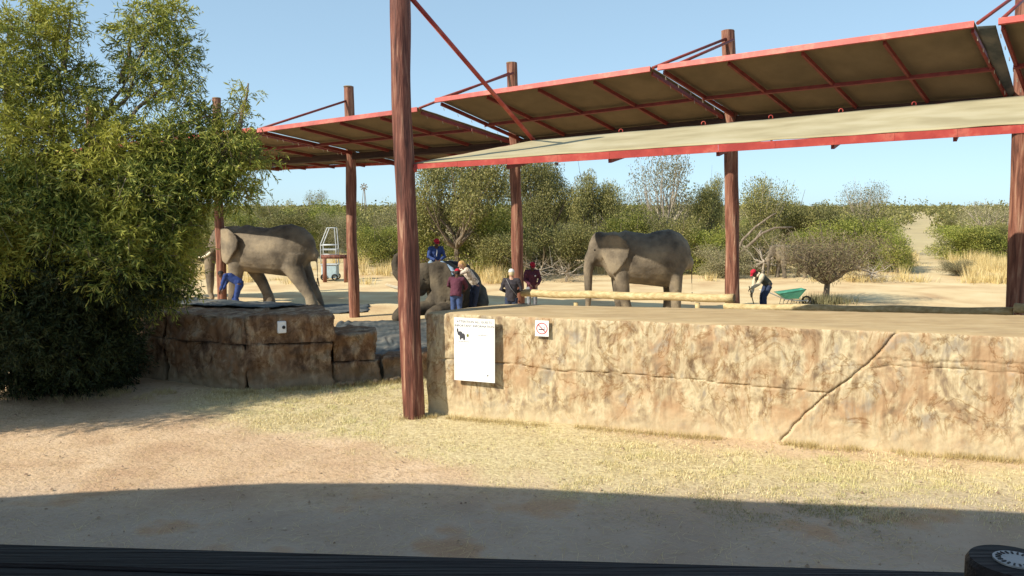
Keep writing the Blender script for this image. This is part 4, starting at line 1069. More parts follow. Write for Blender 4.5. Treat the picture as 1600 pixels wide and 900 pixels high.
# ------------------------------------------------------------------ wheelbarrow, cart, bench
def barrow():
    o = GX(1232, 30.2); r = thing('wheelbarrow', o, 'green metal wheelbarrow between the stooping worker and the thorn tree', 'wheelbarrow', None, 0, .88)
    m = MB(); top = [(-.5, -.33, .52), (.62, -.3, .68), (.62, .3, .68), (-.5, .33, .52)]; bot = [(-.2, -.2, .28), (.35, -.18, .28), (.35, .18, .28), (-.2, .2, .28)]
    m.v = [Vector(q) for q in top+bot]+[Vector(q)*Vector((1, 1, 1)).x+Vector((0, 0, .02)) if False else Vector((q[0]*.96+.002, q[1]*.95, q[2]+.0)) for q in top]+[Vector((q[0]*.96, q[1]*.95, q[2]+.02)) for q in bot]
    for k in range(4):
        k2 = (k+1) % 4; m.f += [(k, k2, 4+k2, 4+k), (8+k2, 8+k, 12+k, 12+k2), (k2, k, 8+k, 8+k2)]
    m.f += [(7, 6, 5, 4), (12, 13, 14, 15)]
    m.build('tray', M['green_tub'], r)
    rm = MB(); q = [Vector(t) for t in top]; rm.tube(q+[q[0]], .014, 6); rm.build('tray_rim', M['green_tub'], r, True)
    for s in (-1, 1):
        h = MB(); h.tube([(-1.15, s*.3, .62), (-.9, s*.28, .56), (-.2, s*.2, .26), (.45, s*.1, .18), (.75, s*.06, .2)], .017, 8); h.build('handle', M['steel'], r, True)
        l = MB(); l.tube([(-.25, s*.2, .27), (-.3, s*.22, .02), (.0, s*.22, .02), (.1, s*.17, .26)], .014, 8); l.build('leg', M['black'], r, True)
    wv = MB(); pts = [(.75+math.cos(a)*.17, 0, .19+math.sin(a)*.17) for a in np.linspace(0, 2*PI, 20)]; wv.tube(pts, .035, 8); w_ = wv.build('wheel', M['black'], r, True)
    hb = MB(); hb.cyl((.75, -.06, .19), (.75, .06, .19), .05, .05, 12); hb.build('hub', M['steel'], w_, True)
barrow()
def cart():
    o = GX(517, 40.5); r = thing('mounting_cart', o, 'white pipe frame cart with pale blue box beyond the tail of the tusked elephant', 'cart')
    b = MB(); b.box((-.0, 0, .42), (.75, .6, .62)); b.build('box', M['paleblue'], r, bevel=.03)
    b = MB(); b.box((0, 0, .77), (.82, .66, .05)); b.build('lid', M['paint_grey'], r, bevel=.01)
    for y in (-.28, .28):
        f = MB(); f.tube([(-.38, y, .8), (-.38, y, 1.75), (-.05, y, 2.55), (.3, y, 2.55), (.36, y, 1.7), (.36, y, .8)], .025, 8); f.build('side_frame', M['paint_grey'], r, True)
        f = MB(); f.cyl((-.38, y, 1.72), (.36, y, 1.72), .025, .025, 8); f.cyl((-.38, y, 1.25), (.36, y, 1.25), .02, .02, 8); f.build('crossbar', M['paint_grey'], r, True)
        for x in (-.25, .28):
            w_ = MB(); w_.tube([(x+math.cos(a)*.13, y*1.2, .17+math.sin(a)*.13) for a in np.linspace(0, 2*PI, 16)], .035, 6); w_.build('wheel', M['black'], r, True)
    f = MB(); f.bar((-.36, 0, 1.5), (.36, 0, 1.5), .5, .05); f.build('seat', M['paint_grey'], r)
    for x in (-.05, .3):
        f = MB(); f.cyl((x, -.28, 2.55), (x, .28, 2.55), .022, .022, 8); f.build('top_bar', M['paint_grey'], r, True)
    o = GX(528, 39.6); r = thing('log_hitching_rail', o, 'dark log hitching rail beside the white pipe cart', 'rail')
    f = MB(); f.cyl((-.75, 0, 1.2), (.5, 0, 1.2), .1, .1, 12); f.build('crossbeam', M['pole'], r, True)
    for x in (-.6, .4):
        f = MB(); f.cyl((x, 0, -.1), (x, 0, 1.12), .1, .1, 12); f.build('post', M['pole_worn'], r, True)
    o = GX(572, 150); r = thing('wind_pump', o, 'thin distant wind pump mast above the bush left of the foreground pole', 'wind pump')
    f = MB()
    for dx, dy in ((-.7, -.7), (.7, -.7), (0, .8)): f.cyl((dx, dy, 0), (dx*.1, dy*.1, 7), .07, .05, 5)
    f.build('mast', M['bark'], r, True)
    f = MB()
    for k in range(8):
        a = k*PI/4; f.bar((math.cos(a)*.2, -.2, 7+math.sin(a)*.2), (math.cos(a)*.7, -.2, 7+math.sin(a)*.7), .2, .03, (0, 1, 0))
    f.build('fan', M['bark'], r)
cart()

# ------------------------------------------------------------------ signs and lamp box
def on_wall(px, py, off):
    s, z = wall_s(px, py); n2 = Vector((WD.y, -WD.x)); n2 = n2 if n2.y < 0 else -n2
    p = WA+WD*s+n2*off; return Vector((p.x, p.y, z)), n2
def text_part(body, size, parent, origin, ex, ez, nrm, mat='text'):
    cu = bpy.data.curves.new('t', 'FONT'); cu.body = body; cu.size = size; cu.align_x = 'CENTER'; cu.resolution_u = 2; cu.extrude = .0008
    o = bpy.data.objects.new('t', cu); COL.objects.link(o); dg = bpy.context.evaluated_depsgraph_get(); dg.update()
    me = bpy.data.meshes.new_from_object(o.evaluated_get(dg)); bpy.data.objects.remove(o)
    for v in me.vertices:
        c = v.co.copy(); v.co = origin+ex*c.x+ez*c.y+nrm*c.z
    me.materials.clear(); me.name = 'lettering'
    return meshobj('lettering', me, M[mat], parent)
def signs():
    tl, n2 = on_wall(713, 495, .11); tr, _ = on_wall(776, 495, .11); br, _ = on_wall(777, 596, .11); bl, _ = on_wall(714, 592, .11)
    nrm = Vector((n2.x, n2.y, 0)); ex = Vector((WD.x, WD.y, 0)); ez = Vector((0, 0, 1))
    c = (tl+tr+br+bl)/4; w_ = (tr-tl).length; h_ = tl.z-bl.z
    r = thing('notice_board', c, 'white notice board with black heading lettering mounted on the ochre wall', 'sign')
    m = MB(); m.bar(ex*(-w_/2), ex*(w_/2), .02, h_, nrm); 
    m = MB(); i = [(-w_/2, h_/2), (w_/2, h_/2-.01), (w_/2, -h_/2-.01), (-w_/2, -h_/2)]; m.prism([ex*a+ez*b for a, b in i], nrm*.02); m.build('panel', M['white'], r)
    for a, b in ((-.4, .42), (.4, .42), (-.4, -.42), (.4, -.42)):
        s = MB(); s.cyl(ex*a*w_+ez*b*h_-nrm*.12, ex*a*w_+ez*b*h_-nrm*.01, .012, .012, 8); s.build('standoff', M['steel'], r)
    f = nrm*.0115; y0 = h_/2
    text_part('ATTENTION ALL GUESTS', .052*w_/.68, r, ez*(y0-.085)+f, ex, ez, nrm)
    text_part('IMPORTANT INFORMATION', .052*w_/.68, r, ez*(y0-.155)+f, ex, ez, nrm)
    text_part('ANIMALS', .042*w_/.68, r, ex*(w_*.22)+ez*(y0-.3)+f, ex, ez, nrm, 'strap')
    text_part('ELEPHANTS', .034*w_/.68, r, ex*(-w_*.26)+ez*(y0-.42)+f, ex, ez, nrm, 'strap')
    text_part('. . . . .', .03*w_/.68, r, ez*(-h_*.39)+f, ex, ez, nrm, 'strap')
    b = MB()  # small drawing of an animal and a dot
    for u, z, ra, rb in ((-.24, -.27, .045, .04), (-.2, -.31, .05, .05), (-.28, -.22, .015, .04), (-.17, -.34, .02, .05), (-.23, -.34, .016, .045)):
        b.ell(ex*u*w_/.68+ez*(y0+z)+f, (ra, .003, rb), 10, 6, Matrix((ex, -nrm, ez)).transposed())
    b.build('emblem', M['text'], r)
    b = MB(); b.ell(ex*(-.11)*w_/.68+ez*(y0-.3)+f, (.02, .003, .03), 10, 6, Matrix((ex, -nrm, ez)).transposed()); b.build('emblem', M['greenleaf'], r)
    b = MB(); b.ell(ex*(w_*.33)+ez*(-h_*.4)+f, (.014, .003, .014), 10, 6, Matrix((ex, -nrm, ez)).transposed()); b.build('emblem', M['text'], r)
    # no smoking
    c, _ = on_wall(848, 512.5, .05); r = thing('no_smoking_sign', c, 'square white no smoking sign with a red ring on the ochre wall', 'sign')
    a = .122; m = MB(); m.prism([ex*-a*.95+ez*a*1.08, ex*a*.95+ez*a*1.08, ex*a*.95-ez*a*1.08, ex*-a*.95-ez*a*1.08], nrm*.008); m.build('panel', M['white'], r)
    f = nrm*.0055; m = MB(); n = 36
    for q in (0, 1):
        for rr_ in (.096, .082):
            m.ring(f+nrm*(.002*q), ex*rr_, ez*rr_, n)
    m.bridge(2*n, 3*n, n); m.bridge(0, 2*n, n); m.bridge(3*n, n, n); m.build('ring', M['signred'], r)
    m = MB(); m.bar((ex*-.062+ez*.062)+f*1.3, (ex*.062-ez*.062)+f*1.3, .003, .013, ex+ez); m.bar((ex*-.062+ez*.062)+f*1.3, (ex*.062-ez*.062)+f*1.3, .013, .003, nrm); m.build('slash', M['signred'], r)
    m = MB(); m.bar(ex*-.055-ez*.018+f*1.1, ex*.045-ez*.018+f*1.1, .003, .016, ez if False else nrm); m.bar(ex*-.055-ez*.018+f*1.1, ex*.045-ez*.018+f*1.1, .016, .003, nrm)
    m.tube([ex*.05-ez*.0+f*1.1, ex*.03+ez*.015+f*1.1, ex*.045+ez*.035+f*1.1], .004, 5); m.build('cigarette', M['text'], r)
    # white box lamp on the platform
    p = P(440, 511, 16.22); r = thing('sensor_lamp', p, 'small white sensor box fixed to the brown rock platform', 'lamp box')
    e = Vector((.88, .475, 0)); nn = Vector((.475, -.88, 0))
    m = MB(); m.bar(-ez*.12, ez*.12, .17, .1, nn); m.build('housing', M['white'], r, bevel=.02)
    m = MB(); m.tube([e*.03+nn*.045-ez*.0, e*.03+nn*.075], [.035, .03], 16); m.build('lens', M['black'], r, True)
    m = MB(); m.bar(-nn*.2, -nn*.04, .08, .08, ez); m.build('bracket', M['steel'], r)
signs()

# ------------------------------------------------------------------ foliage
def leaf_quads(C, D_, L, Wd):
    """C centers (n,3), D_ dirs (n,3) unit, L lengths, Wd widths -> rhombic leaves, 2 tris as one quad"""
    n = len(C); rnd = rng.normal(size=(n, 3)); S_ = np.cross(D_, rnd); S_ /= np.linalg.norm(S_, axis=1)[:, None]+1e-9
    L = np.broadcast_to(L, n)[:, None]; Wd = np.broadcast_to(Wd, n)[:, None]
    V = np.stack([C, C+D_*L*.5+S_*Wd*.5, C+D_*L, C+D_*L*.5-S_*Wd*.5], 1)
    return V.reshape(-1, 3), np.arange(n*4).reshape(n, 4)
def unit(v): return v/(np.linalg.norm(v, axis=1)[:, None]+1e-9)
def blob_points(blobs, n, shell=.55):
    B_ = np.array(blobs, float); wt = (B_[:, 3]*B_[:, 4]*B_[:, 5])**(.72); wt /= wt.sum()
    k = rng.choice(len(B_), n, p=wt); d = unit(rng.normal(size=(n, 3))); r = rng.uniform(0, 1, n)**shell
    r *= 1+.18*np.sin(d[:, 0]*7+k)*np.cos(d[:, 2]*6+k*2)
    return B_[k, :3]+d*r[:, None]*B_[k, 3:6], d
def limb(mb, a, b_, r0, r1, seg=5, wob=.12, n=7):
    a, b_ = Vector(a), Vector(b_); L = (b_-a).length; pts = []
    for k in range(seg+1):
        t = k/seg; o = Vector((random.uniform(-1, 1), random.uniform(-1, 1), random.uniform(-.5, .5)))*wob*L*.35*math.sin(t*PI)
        pts.append(a.lerp(b_, t)+o+Vector((0, 0, -.12*L*math.sin(t*PI)*.5)))
    mb.tube(pts, [r0+(r1-r0)*k/seg for k in range(seg+1)], n); return pts

def leafy_tree():
    base = GX(150, 16.4)
    root = thing('leafy_tree', base, 'tall leafy tree with slender leaves filling the left edge of the picture', 'tree')
    W = lambda x, y, D, rx, ry, rz_: (*P(x, y, D), rx, ry, rz_)
    bl = []
    spec = [(40, 60, 15.6, 60, 60), (90, 30, 16, 40, 50), (25, 140, 15.2, 60, 60), (110, 130, 15.8, 55, 55), (60, 220, 15, 65, 60), (150, 190, 15.6, 45, 45),
            (235, 40, 16, 40, 45), (270, 90, 16, 42, 50), (225, 130, 16.2, 42, 40), (285, 150, 15.8, 30, 35), (265, 20, 16.2, 30, 30), (200, 60, 16.4, 18, 60),
            (200, 230, 15.4, 55, 50), (260, 230, 15.6, 45, 50), (130, 280, 15, 70, 50), (40, 320, 14.8, 70, 60), (220, 300, 15.2, 60, 50), (290, 290, 15.6, 40, 50),
            (350, 235, 15.8, 45, 34), (390, 240, 15.9, 32, 22), (330, 200, 16, 28, 26), (375, 180, 16, 12, 40), (386, 150, 16, 5, 24), (330, 270, 15.8, 40, 34), (365, 290, 15.8, 32, 30),
            (100, 360, 14.9, 70, 50), (190, 370, 15.1, 60, 50), (260, 370, 15.4, 45, 50), (276, 340, 15.7, 28, 32), (20, 400, 14.8, 60, 55), (110, 430, 14.9, 65, 50), (200, 440, 15.2, 55, 45),
            (262, 430, 15.7, 26, 34), (284, 440, 15.8, 12, 22), (240, 450, 15.8, 36, 26), (30, 480, 15, 60, 50), (110, 500, 15.2, 60, 45), (165, 500, 15.6, 42, 45), (20, 550, 15.6, 50, 36),
            (90, 560, 15.8, 50, 32), (150, 555, 16, 40, 32), (320, 185, 16, 10, 30), (60, 520, 14.6, 60, 50), (130, 545, 15.0, 50, 35), (185, 520, 15.6, 26, 45), (180, 400, 14.8, 50, 50), (30, 585, 15.6, 70, 22), (120, 582, 15.8, 66, 20), (60, 555, 16.2, 80, 40), (150, 560, 16.4, 50, 40), (190, 560, 16.6, 26, 36), (-60, 100, 15.5, 60, 80), (-70, 280, 15, 60, 90), (-60, 450, 15, 60, 80)]
    for x, y, D, rx, rz_ in spec:
        k = D/F; bl.append((*P(x, y, D), rx*k, min(1.3, max(.25, (rx+rz_)*.5*k*1.25)), rz_*k))
    # twigs with slender leaves
    low_ = [b_ for b_, sp_ in zip(bl, spec) if sp_[1] >= 425 and sp_[0] < 215]; bl = [b_ for b_, sp_ in zip(bl, spec) if not (sp_[1] >= 425 and sp_[0] < 215)]
    bl = [(b_[0], b_[1], b_[2], b_[3]*(1-.26*float(sstep(3, 6, b_[2]))), b_[4]*(1-.25*float(sstep(3, 6, b_[2]))), b_[5]*(1-.22*float(sstep(3, 6, b_[2])))) for b_ in bl]
    nt_ = 11600; Pn, d = blob_points(bl, nt_, .5); kp = rng.uniform(0, 1, nt_) < 1-.5*sstep(2.8, 6.2, Pn[:, 2]+.8*np.sin(Pn[:, 0]*2.3)); Pn, d = Pn[kp], d[kp]; nt_ = len(Pn)
    tdir = unit(d*.7+rng.normal(size=(nt_, 3))*.5+np.array([0, 0, .25])); tl = rng.uniform(.22, .5, nt_)
    per = 17; C = []; DD = []
    for q in range(per):
        t = (q+.5)/per; c = Pn+tdir*(tl*t)[:, None]; c[:, 2] -= .35*tl*t*t*.6
        ld = unit(tdir*.55+unit(rng.normal(size=(nt_, 3)))*.75+np.array([0, 0, -.35])); C.append(c); DD.append(ld)
    C = np.concatenate(C); DD = np.concatenate(DD); n = len(C)
    # a few long arching sprays
    sp = []
    V, Fc = leaf_quads(C-np.array(base), DD, rng.uniform(.09, .17, n), rng.uniform(.018, .029, n))
    meshobj('crown', np_mesh('crown', V, Fc), M['willow'], root)
    # twig wood
    tw = MB(); bv = Vector(base)
    for i in range(0, nt_, 6):
        a = Vector(Pn[i])-bv; b_ = a+Vector(tdir[i])*tl[i]; tw.tube([a-Vector(tdir[i])*.25, b_], [.009, .003], 3, caps=False)
    tw.build('twigs', M['bark'], root)
    tag(root.children[-1], None, None, None, 'stuff') if False else None
    tr = MB(); b0 = Vector((0, 0, -.2))
    f1 = P(140, 470, 16.2)-bv; f2 = P(120, 330, 15.9)-bv
    tr.tube([b0, Vector((0, 0, .5)), f1, f2, P(130, 250, 15.8)-bv], [.24, .2, .16, .13, .1], 10)
    o = tr.build('trunk', M['bark'], root, True)
    tr2 = MB(); tr2.tube([Vector((-1.4, .3, -.2)), Vector((-1.45, .3, 1)), P(40, 360, 15.6)-bv, P(20, 250, 15.4)-bv, P(10, 130, 15.4)-bv], [.2, .17, .13, .09, .05], 10); tr2.build('trunk', M['bark'], root, True)
    lb = MB()
    for tgt, s in ((P(150, 160, 15.9), f2), (P(230, 60, 16.1), P(130, 250, 15.8)-bv), (P(280, 100, 16), P(130, 250, 15.8)-bv), (P(60, 60, 15.7), f2), (P(350, 240, 15.9), f2), (P(300, 410, 15.8), f1), (P(250, 300, 15.4), f2),
                   (P(90, 100, 15.8), f2), (P(200, 120, 16.2), P(150, 200, 15.9)-bv), (P(380, 190, 16), P(300, 260, 15.9)-bv), (P(388, 130, 16), P(370, 220, 16)-bv), (P(210, 20, 16.3), P(190, 130, 16.2)-bv), (P(20, 450, 15.2), f1), (P(110, 20, 16), P(100, 110, 15.8)-bv)):
        limb(lb, s, tgt-bv, .06, .015)
    lb.build('limbs', M['bark'], root, True)
    sh_ = thing('shade_shrub', base+Vector((-.6, -.4, 0)), 'added dark-leaved shrub standing in for deep shade below the leafy tree', 'shrub')  # added: the tree's low foliage recoloured to carry its deep shade
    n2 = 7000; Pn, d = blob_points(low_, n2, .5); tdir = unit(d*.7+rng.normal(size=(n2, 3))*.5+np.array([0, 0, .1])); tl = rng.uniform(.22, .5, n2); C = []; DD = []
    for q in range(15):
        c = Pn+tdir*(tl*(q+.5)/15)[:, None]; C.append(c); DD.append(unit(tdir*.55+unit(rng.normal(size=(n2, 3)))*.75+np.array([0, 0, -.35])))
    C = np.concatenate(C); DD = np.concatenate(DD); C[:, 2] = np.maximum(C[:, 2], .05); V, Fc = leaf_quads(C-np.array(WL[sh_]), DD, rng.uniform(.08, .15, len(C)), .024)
    meshobj('foliage', np_mesh('foliage', V, Fc), M['shadeleaf'], sh_)  # leaves of the added shrub, coloured for deep shade
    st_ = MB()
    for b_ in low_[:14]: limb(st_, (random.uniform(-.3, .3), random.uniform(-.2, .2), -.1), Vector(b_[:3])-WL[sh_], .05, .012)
    st_.build('shade_shrub_stems', M['beam'], sh_, True)
    return root
lt = leafy_tree()
# its neighbour just outside the frame throws the dappled shade on the path
def neighbour():
    base = Vector((-11.9, 12.2, 0)); root = thing('leafy_tree', base, 'slender leaved tree just outside the left edge whose shade falls on the path', 'tree')
    bl = [(random.uniform(-1.6, 1.2), random.uniform(-1.3, 1.5), random.uniform(2.4, 6.2), random.uniform(.5, .85), random.uniform(.5, .85), random.uniform(.4, .75)) for _ in range(46)]
    bl += [(random.uniform(-3, -.5), random.uniform(-2.2, -.6), random.uniform(2.5, 5.5), .6, .6, .5) for _ in range(10)]
    Pn, d = blob_points(bl, 9000, .5); nt_ = len(Pn); tdir = unit(d+rng.normal(size=(nt_, 3))*.5); tl = rng.uniform(.2, .5, nt_); C = []; DD = []
    for q in range(13):
        C.append(Pn+tdir*(tl*(q+.5)/13)[:, None]); DD.append(unit(tdir*.5+unit(rng.normal(size=(nt_, 3)))))
    C = np.concatenate(C); DD = np.concatenate(DD); V, Fc = leaf_quads(C, DD, .12, .02)
    meshobj('crown', np_mesh('crown', V, Fc), M['willow'], root)
    t = MB(); t.tube([(0, 0, -.2), (.1, 0, 1.5), (0, .1, 3.2)], [.2, .16, .12], 10)
    for b_ in bl[::2]: limb(t, (0, .1, 2.8), b_[:3], .06, .015)
    t.build('trunk', M['bark'], root, True)
neighbour()

# grass at the foot of the platform and under the tree
def foot_grass():
    X = []; Y = []
    for (a, b_, n, sp) in (((-9.5, 16.3), (-5.3, 15.9), 5200, .45), ((-5.2, 16.0), (-3.6, 16.45), 1300, .12), ((-3.6, 16.5), (-1.5, 17.3), 1800, .12), ((-1.6, 14.1), (9.5, 10.9), 8000, .1), ((-1.9, 13.95), (-1.3, 14.0), 500, .12)):
        t = rng.uniform(0, 1, n); X.append(a[0]+(b_[0]-a[0])*t+rng.normal(size=n)*sp); Y.append(a[1]+(b_[1]-a[1])*t-abs(rng.normal(size=n))*sp)
    X = np.concatenate(X); Y = np.concatenate(Y); cl = fbm(X, Y, 2.5, 3)
    k = cl > .42; X, Y = X[k], Y[k]
    blades('dry_grass', X, Y, np.full(len(X), -.02), .11, .008, .8, M['drygrass'], label='wispy dry grass along the foot of the rock walls', cat='grass')
foot_grass()

# bushes: a few prototype crowns, copied
def crown_mesh(name, nbl, n, lsize, flat=1.0, seed=0, low=.25, spiky=False, shell=.45):
    st = random.Random(seed); bl = []
    for _ in range(nbl):
        a = st.uniform(0, 2*PI); r = math.sqrt(st.uniform(0, 1))*.75; z = st.uniform(low, 1-.12)
        rr = st.uniform(.16, .34); sh = 1-.45*(z-.5)**2
        bl.append((math.cos(a)*r*sh*.72, math.sin(a)*r*sh*.72, z*flat, rr, rr, rr*st.uniform(.55, .8)))
    Pn, d = blob_points(bl, n, shell)
    dd = unit(rng.normal(size=(n, 3))+d*.5)
    V, Fc = leaf_quads(Pn, dd, lsize*rng.uniform(.6, 1.3, n), lsize*rng.uniform(.35, .6, n)*(.25 if spiky else 1))
    V[:, 2] = np.maximum(V[:, 2], 0.0)
    return np_mesh(name, V, Fc), bl
def wood_mesh(bl, r=.035, seed=0, dens=1.0):
    m = MB(); st = random.Random(seed)
    fork = Vector((st.uniform(-.05, .05), 0, .22)); m.tube([(0, 0, -.05), fork*.5, fork], [r*1.3, r, r*.9], 7)
    for b_ in bl:
        if st.random() < dens:
            a = fork.lerp(Vector(b_[:3]), 0); pts = limb(m, a, b_[:3], r*.6, r*.12, 4, .2, 5)
            for _ in range(2):
                e = Vector(b_[:3])+Vector((st.uniform(-1, 1), st.uniform(-1, 1), st.uniform(-.3, 1)))*b_[3]*1.1
                m.tube([pts[2], e], [r*.25, r*.08], 3, caps=False)
    me = bpy.data.meshes.new('wood'); me.from_pydata([tuple(v) for v in m.v], [], m.f); me.update(); return me
PROT = {}
def proto(key, mat, nbl, n, ls, flat, seed, wood='bark', low=.25, spiky=False, dens=.8, r=.035, shell=.45):
    me, bl = crown_mesh('crown_'+key, nbl, n, ls, flat, seed, low, spiky, shell); me.materials.append(M[mat]); wm = wood_mesh(bl, r, seed, dens); wm.materials.append(M[wood])
    PROT[key] = (me, wm)
proto('green', 'greenleaf', 26, 22000, .031, .8, 11, low=.08)
proto('green2', 'greenleaf', 22, 20000, .031, .9, 12, low=.12)
proto('bush', 'bushleaf', 26, 22000, .031, .8, 13, low=.08)
proto('bush2', 'bushleaf', 17, 30000, .026, 1.0, 14, low=.15)
proto('grey', 'greyleaf', 24, 15000, .03, .85, 15, low=.1)
proto('acacia', 'bushleaf', 22, 38000, .021, 1.0, 16, low=.42, r=.03)
proto('sparse', 'greyleaf', 26, 8000, .026, 1.0, 17, low=.3, wood='deadwood', r=.028, dens=1)
proto('sparse2', 'bushleaf', 20, 11000, .028, 1.0, 18, low=.45, wood='deadwood', r=.024, dens=1)
proto('thorn', 'twigleaf', 30, 11000, .05, .8, 19, low=.47, spiky=True, wood='bark', r=.035, dens=1)
proto('dead', 'twigleaf', 22, 1100, .05, .7, 20, low=.08, spiky=True, wood='deadwood', r=.022, dens=1)
def plant(key, x, yb, ytop, wpx, label, D=None, cat='tree', name='bush', group=None, rz=None):
    b_ = G(x, yb) if D is None else GX(x, D); D = b_.y
    h = P(x, ytop, D).z; wm = wpx*D/F
    o = thing(name, (b_.x, b_.y, 0), label, cat, group, random.uniform(0, 6.28) if rz is None else rz)
    o.scale = (wm/1.2, wm/1.2, h/1.0)
    c, wd = PROT[key]; meshobj('crown', c, None, o); meshobj('trunk', wd, None, o)
    return o
TG = 'trees along the edge of the bush'
pl = plant
# key trees, named by what they stand near
pl('acacia', 715, 432, 232, 175, 'broad fine leaved tree directly behind the rider', 43, name='acacia_tree', group=TG, rz=1.0)
pl('acacia', 850, 425, 240, 120, 'fine leaved tree with a branch reaching right just behind the white cap pole', 50, name='acacia_tree', group=TG, rz=2.6)
pl('bush2', 930, 430, 252, 88, 'rounded yellow-green tree above the head of the half shaded elephant', 47, name='bush_tree', group=TG, rz=.3)
pl('sparse', 1032, 430, 236, 105, 'tall open tree with bare grey limbs rising behind the half shaded elephant', 48, name='open_tree', group=TG, rz=2.0)
pl('bush2', 1096, 430, 262, 62, 'dense topped tree immediately left of the right middle pole', 49, name='bush_tree', group=TG, rz=4.0)
pl('sparse2', 1190, 425, 274, 92, 'slim open crowned tree just right of the right middle pole', 52, name='open_tree', group=TG, rz=.5)
pl('bush2', 1245, 430, 300, 100, 'yellowish tree above the small distant elephant', 54, name='bush_tree', group=TG, rz=1.5)
pl('bush', 1310, 430, 296, 120, 'wide olive tree behind the crown of the thorn tree', 52, name='bush_tree', group=TG, rz=3.0)
pl('sparse', 1345, 425, 286, 70, 'bare twigged tree top standing above the olive trees on the right', 60, name='open_tree', group=TG, rz=3.8)
pl('green', 1352, 432, 326, 108, 'dark green bush left of the sandy track', 47, name='bush', group=TG, rz=.2)
pl('green2', 1400, 435, 356, 66, 'low green bush at the left edge of the sandy track', 45, name='bush', group=TG, rz=1.2)
pl('green', 1506, 418, 342, 96, 'green bush at the right edge of the sandy track', 56, name='bush', group=TG, rz=2.2)
pl('green2', 1560, 415, 352, 110, 'green bush low beside the right-hand pole', 55, name='bush', group=TG, rz=3.2)
pl('sparse', 1545, 400, 318, 120, 'grey leafless bush behind the green bush near the right-hand pole', 70, name='open_tree', group=TG, rz=5)
pl('thorn', 1290, 473, 338, 165, 'reddish brown thorn tree with a leaning trunk right of the wheelbarrow', 31.2, name='thorn_tree', rz=.4)
pl('green', 600, 405, 342, 90, 'bright green bush left of the foreground pole', 50, name='bush', group=TG, rz=1)
pl('green2', 668, 428, 320, 100, 'bright green bush low behind the raised trunk', 44.5, name='bush', group=TG, rz=2)
pl('green', 770, 430, 300, 110, 'leafy bush behind the fair haired person', 43.5, name='bush', group=TG, rz=3)
pl('bush', 790, 432, 345, 100, 'dark dense bush left of the white cap pole', 42, name='bush', group=TG, rz=4)
pl('dead', 840, 436, 372, 110, 'tangle of grey dead branches behind the person in maroon by the pole', 40.5, name='dead_bush', cat='bush', group=TG, rz=1)
pl('dead', 885, 438, 385, 90, 'tangle of grey dead branches in front of the trunk of the half shaded elephant', 40, name='dead_bush', cat='bush', group=TG, rz=2)
pl('bush', 870, 430, 330, 110, 'olive bush left of the half shaded elephant', 44, name='bush', group=TG, rz=5)
pl('green2', 985, 428, 318, 110, 'green bush seen just above the back of the half shaded elephant', 45, name='bush', group=TG, rz=1)
pl('bush', 1060, 428, 318, 100, 'olive bush above the rump of the half shaded elephant', 45, name='bush', group=TG, rz=2)
pl('green', 1110, 430, 345, 80, 'green bush between the half shaded elephant and the right middle pole', 44, name='bush', group=TG, rz=3)
pl('grey', 1130, 433, 372, 80, 'grey-green bush at the foot of the right middle pole', 42, name='bush', group=TG, rz=4)
pl('dead', 1190, 433, 335, 110, 'bleached dead branches arching behind the stooping worker', 43, name='dead_bush', cat='bush', group=TG, rz=5)
pl('bush', 1180, 430, 340, 90, 'dark bush behind the stooping worker', 45.5, name='bush', group=TG, rz=2)
pl('green2', 1270, 428, 345, 90, 'green bush behind the small distant elephant', 46, name='bush', group=TG, rz=.7)
pl('dead', 1360, 440, 385, 110, 'low grey twiggy scrub right of the thorn tree', 40, name='dead_bush', cat='bush', group=TG, rz=.9)
pl('grey', 1492, 432, 400, 46, 'small grey-green bush on the open grass right of the track', 43, name='bush', group=TG, rz=.9)
# bleached limbs arching left and right behind the worker
def dead_limbs():
    o = GX(1150, 42); r = thing('fallen_tree', o, 'pale fallen tree with bare arching limbs behind the stooping worker', 'tree')
    for pts in ([(1150, 400), (1160, 375), (1180, 355), (1205, 337), (1213, 333)], [(1152, 398), (1180, 375), (1190, 360)], [(1150, 402), (1190, 365), (1210, 356), (1238, 355)]):
        m = MB(); m.tube([P(x, y, 41.6)-o for x, y in pts], [.075-.012*k for k in range(len(pts))], 8); m.build('limb', M['bark'], r, True)
    m = MB(); m.tube([(0, 0, -.1), P(1148, 420, 41.8)-o, P(1150, 398, 41.6)-o], [.16, .14, .12], 8); m.build('trunk', M['deadwood'], r, True)
dead_limbs()

def track_clear(x, y, m=1.5):
    if y > 230: return False
    # sandy track running away to the right of the thorn tree
    cx = y*.492+1.2*math.sin(y*.045); return abs(x-cx) < m+.9+y*.004
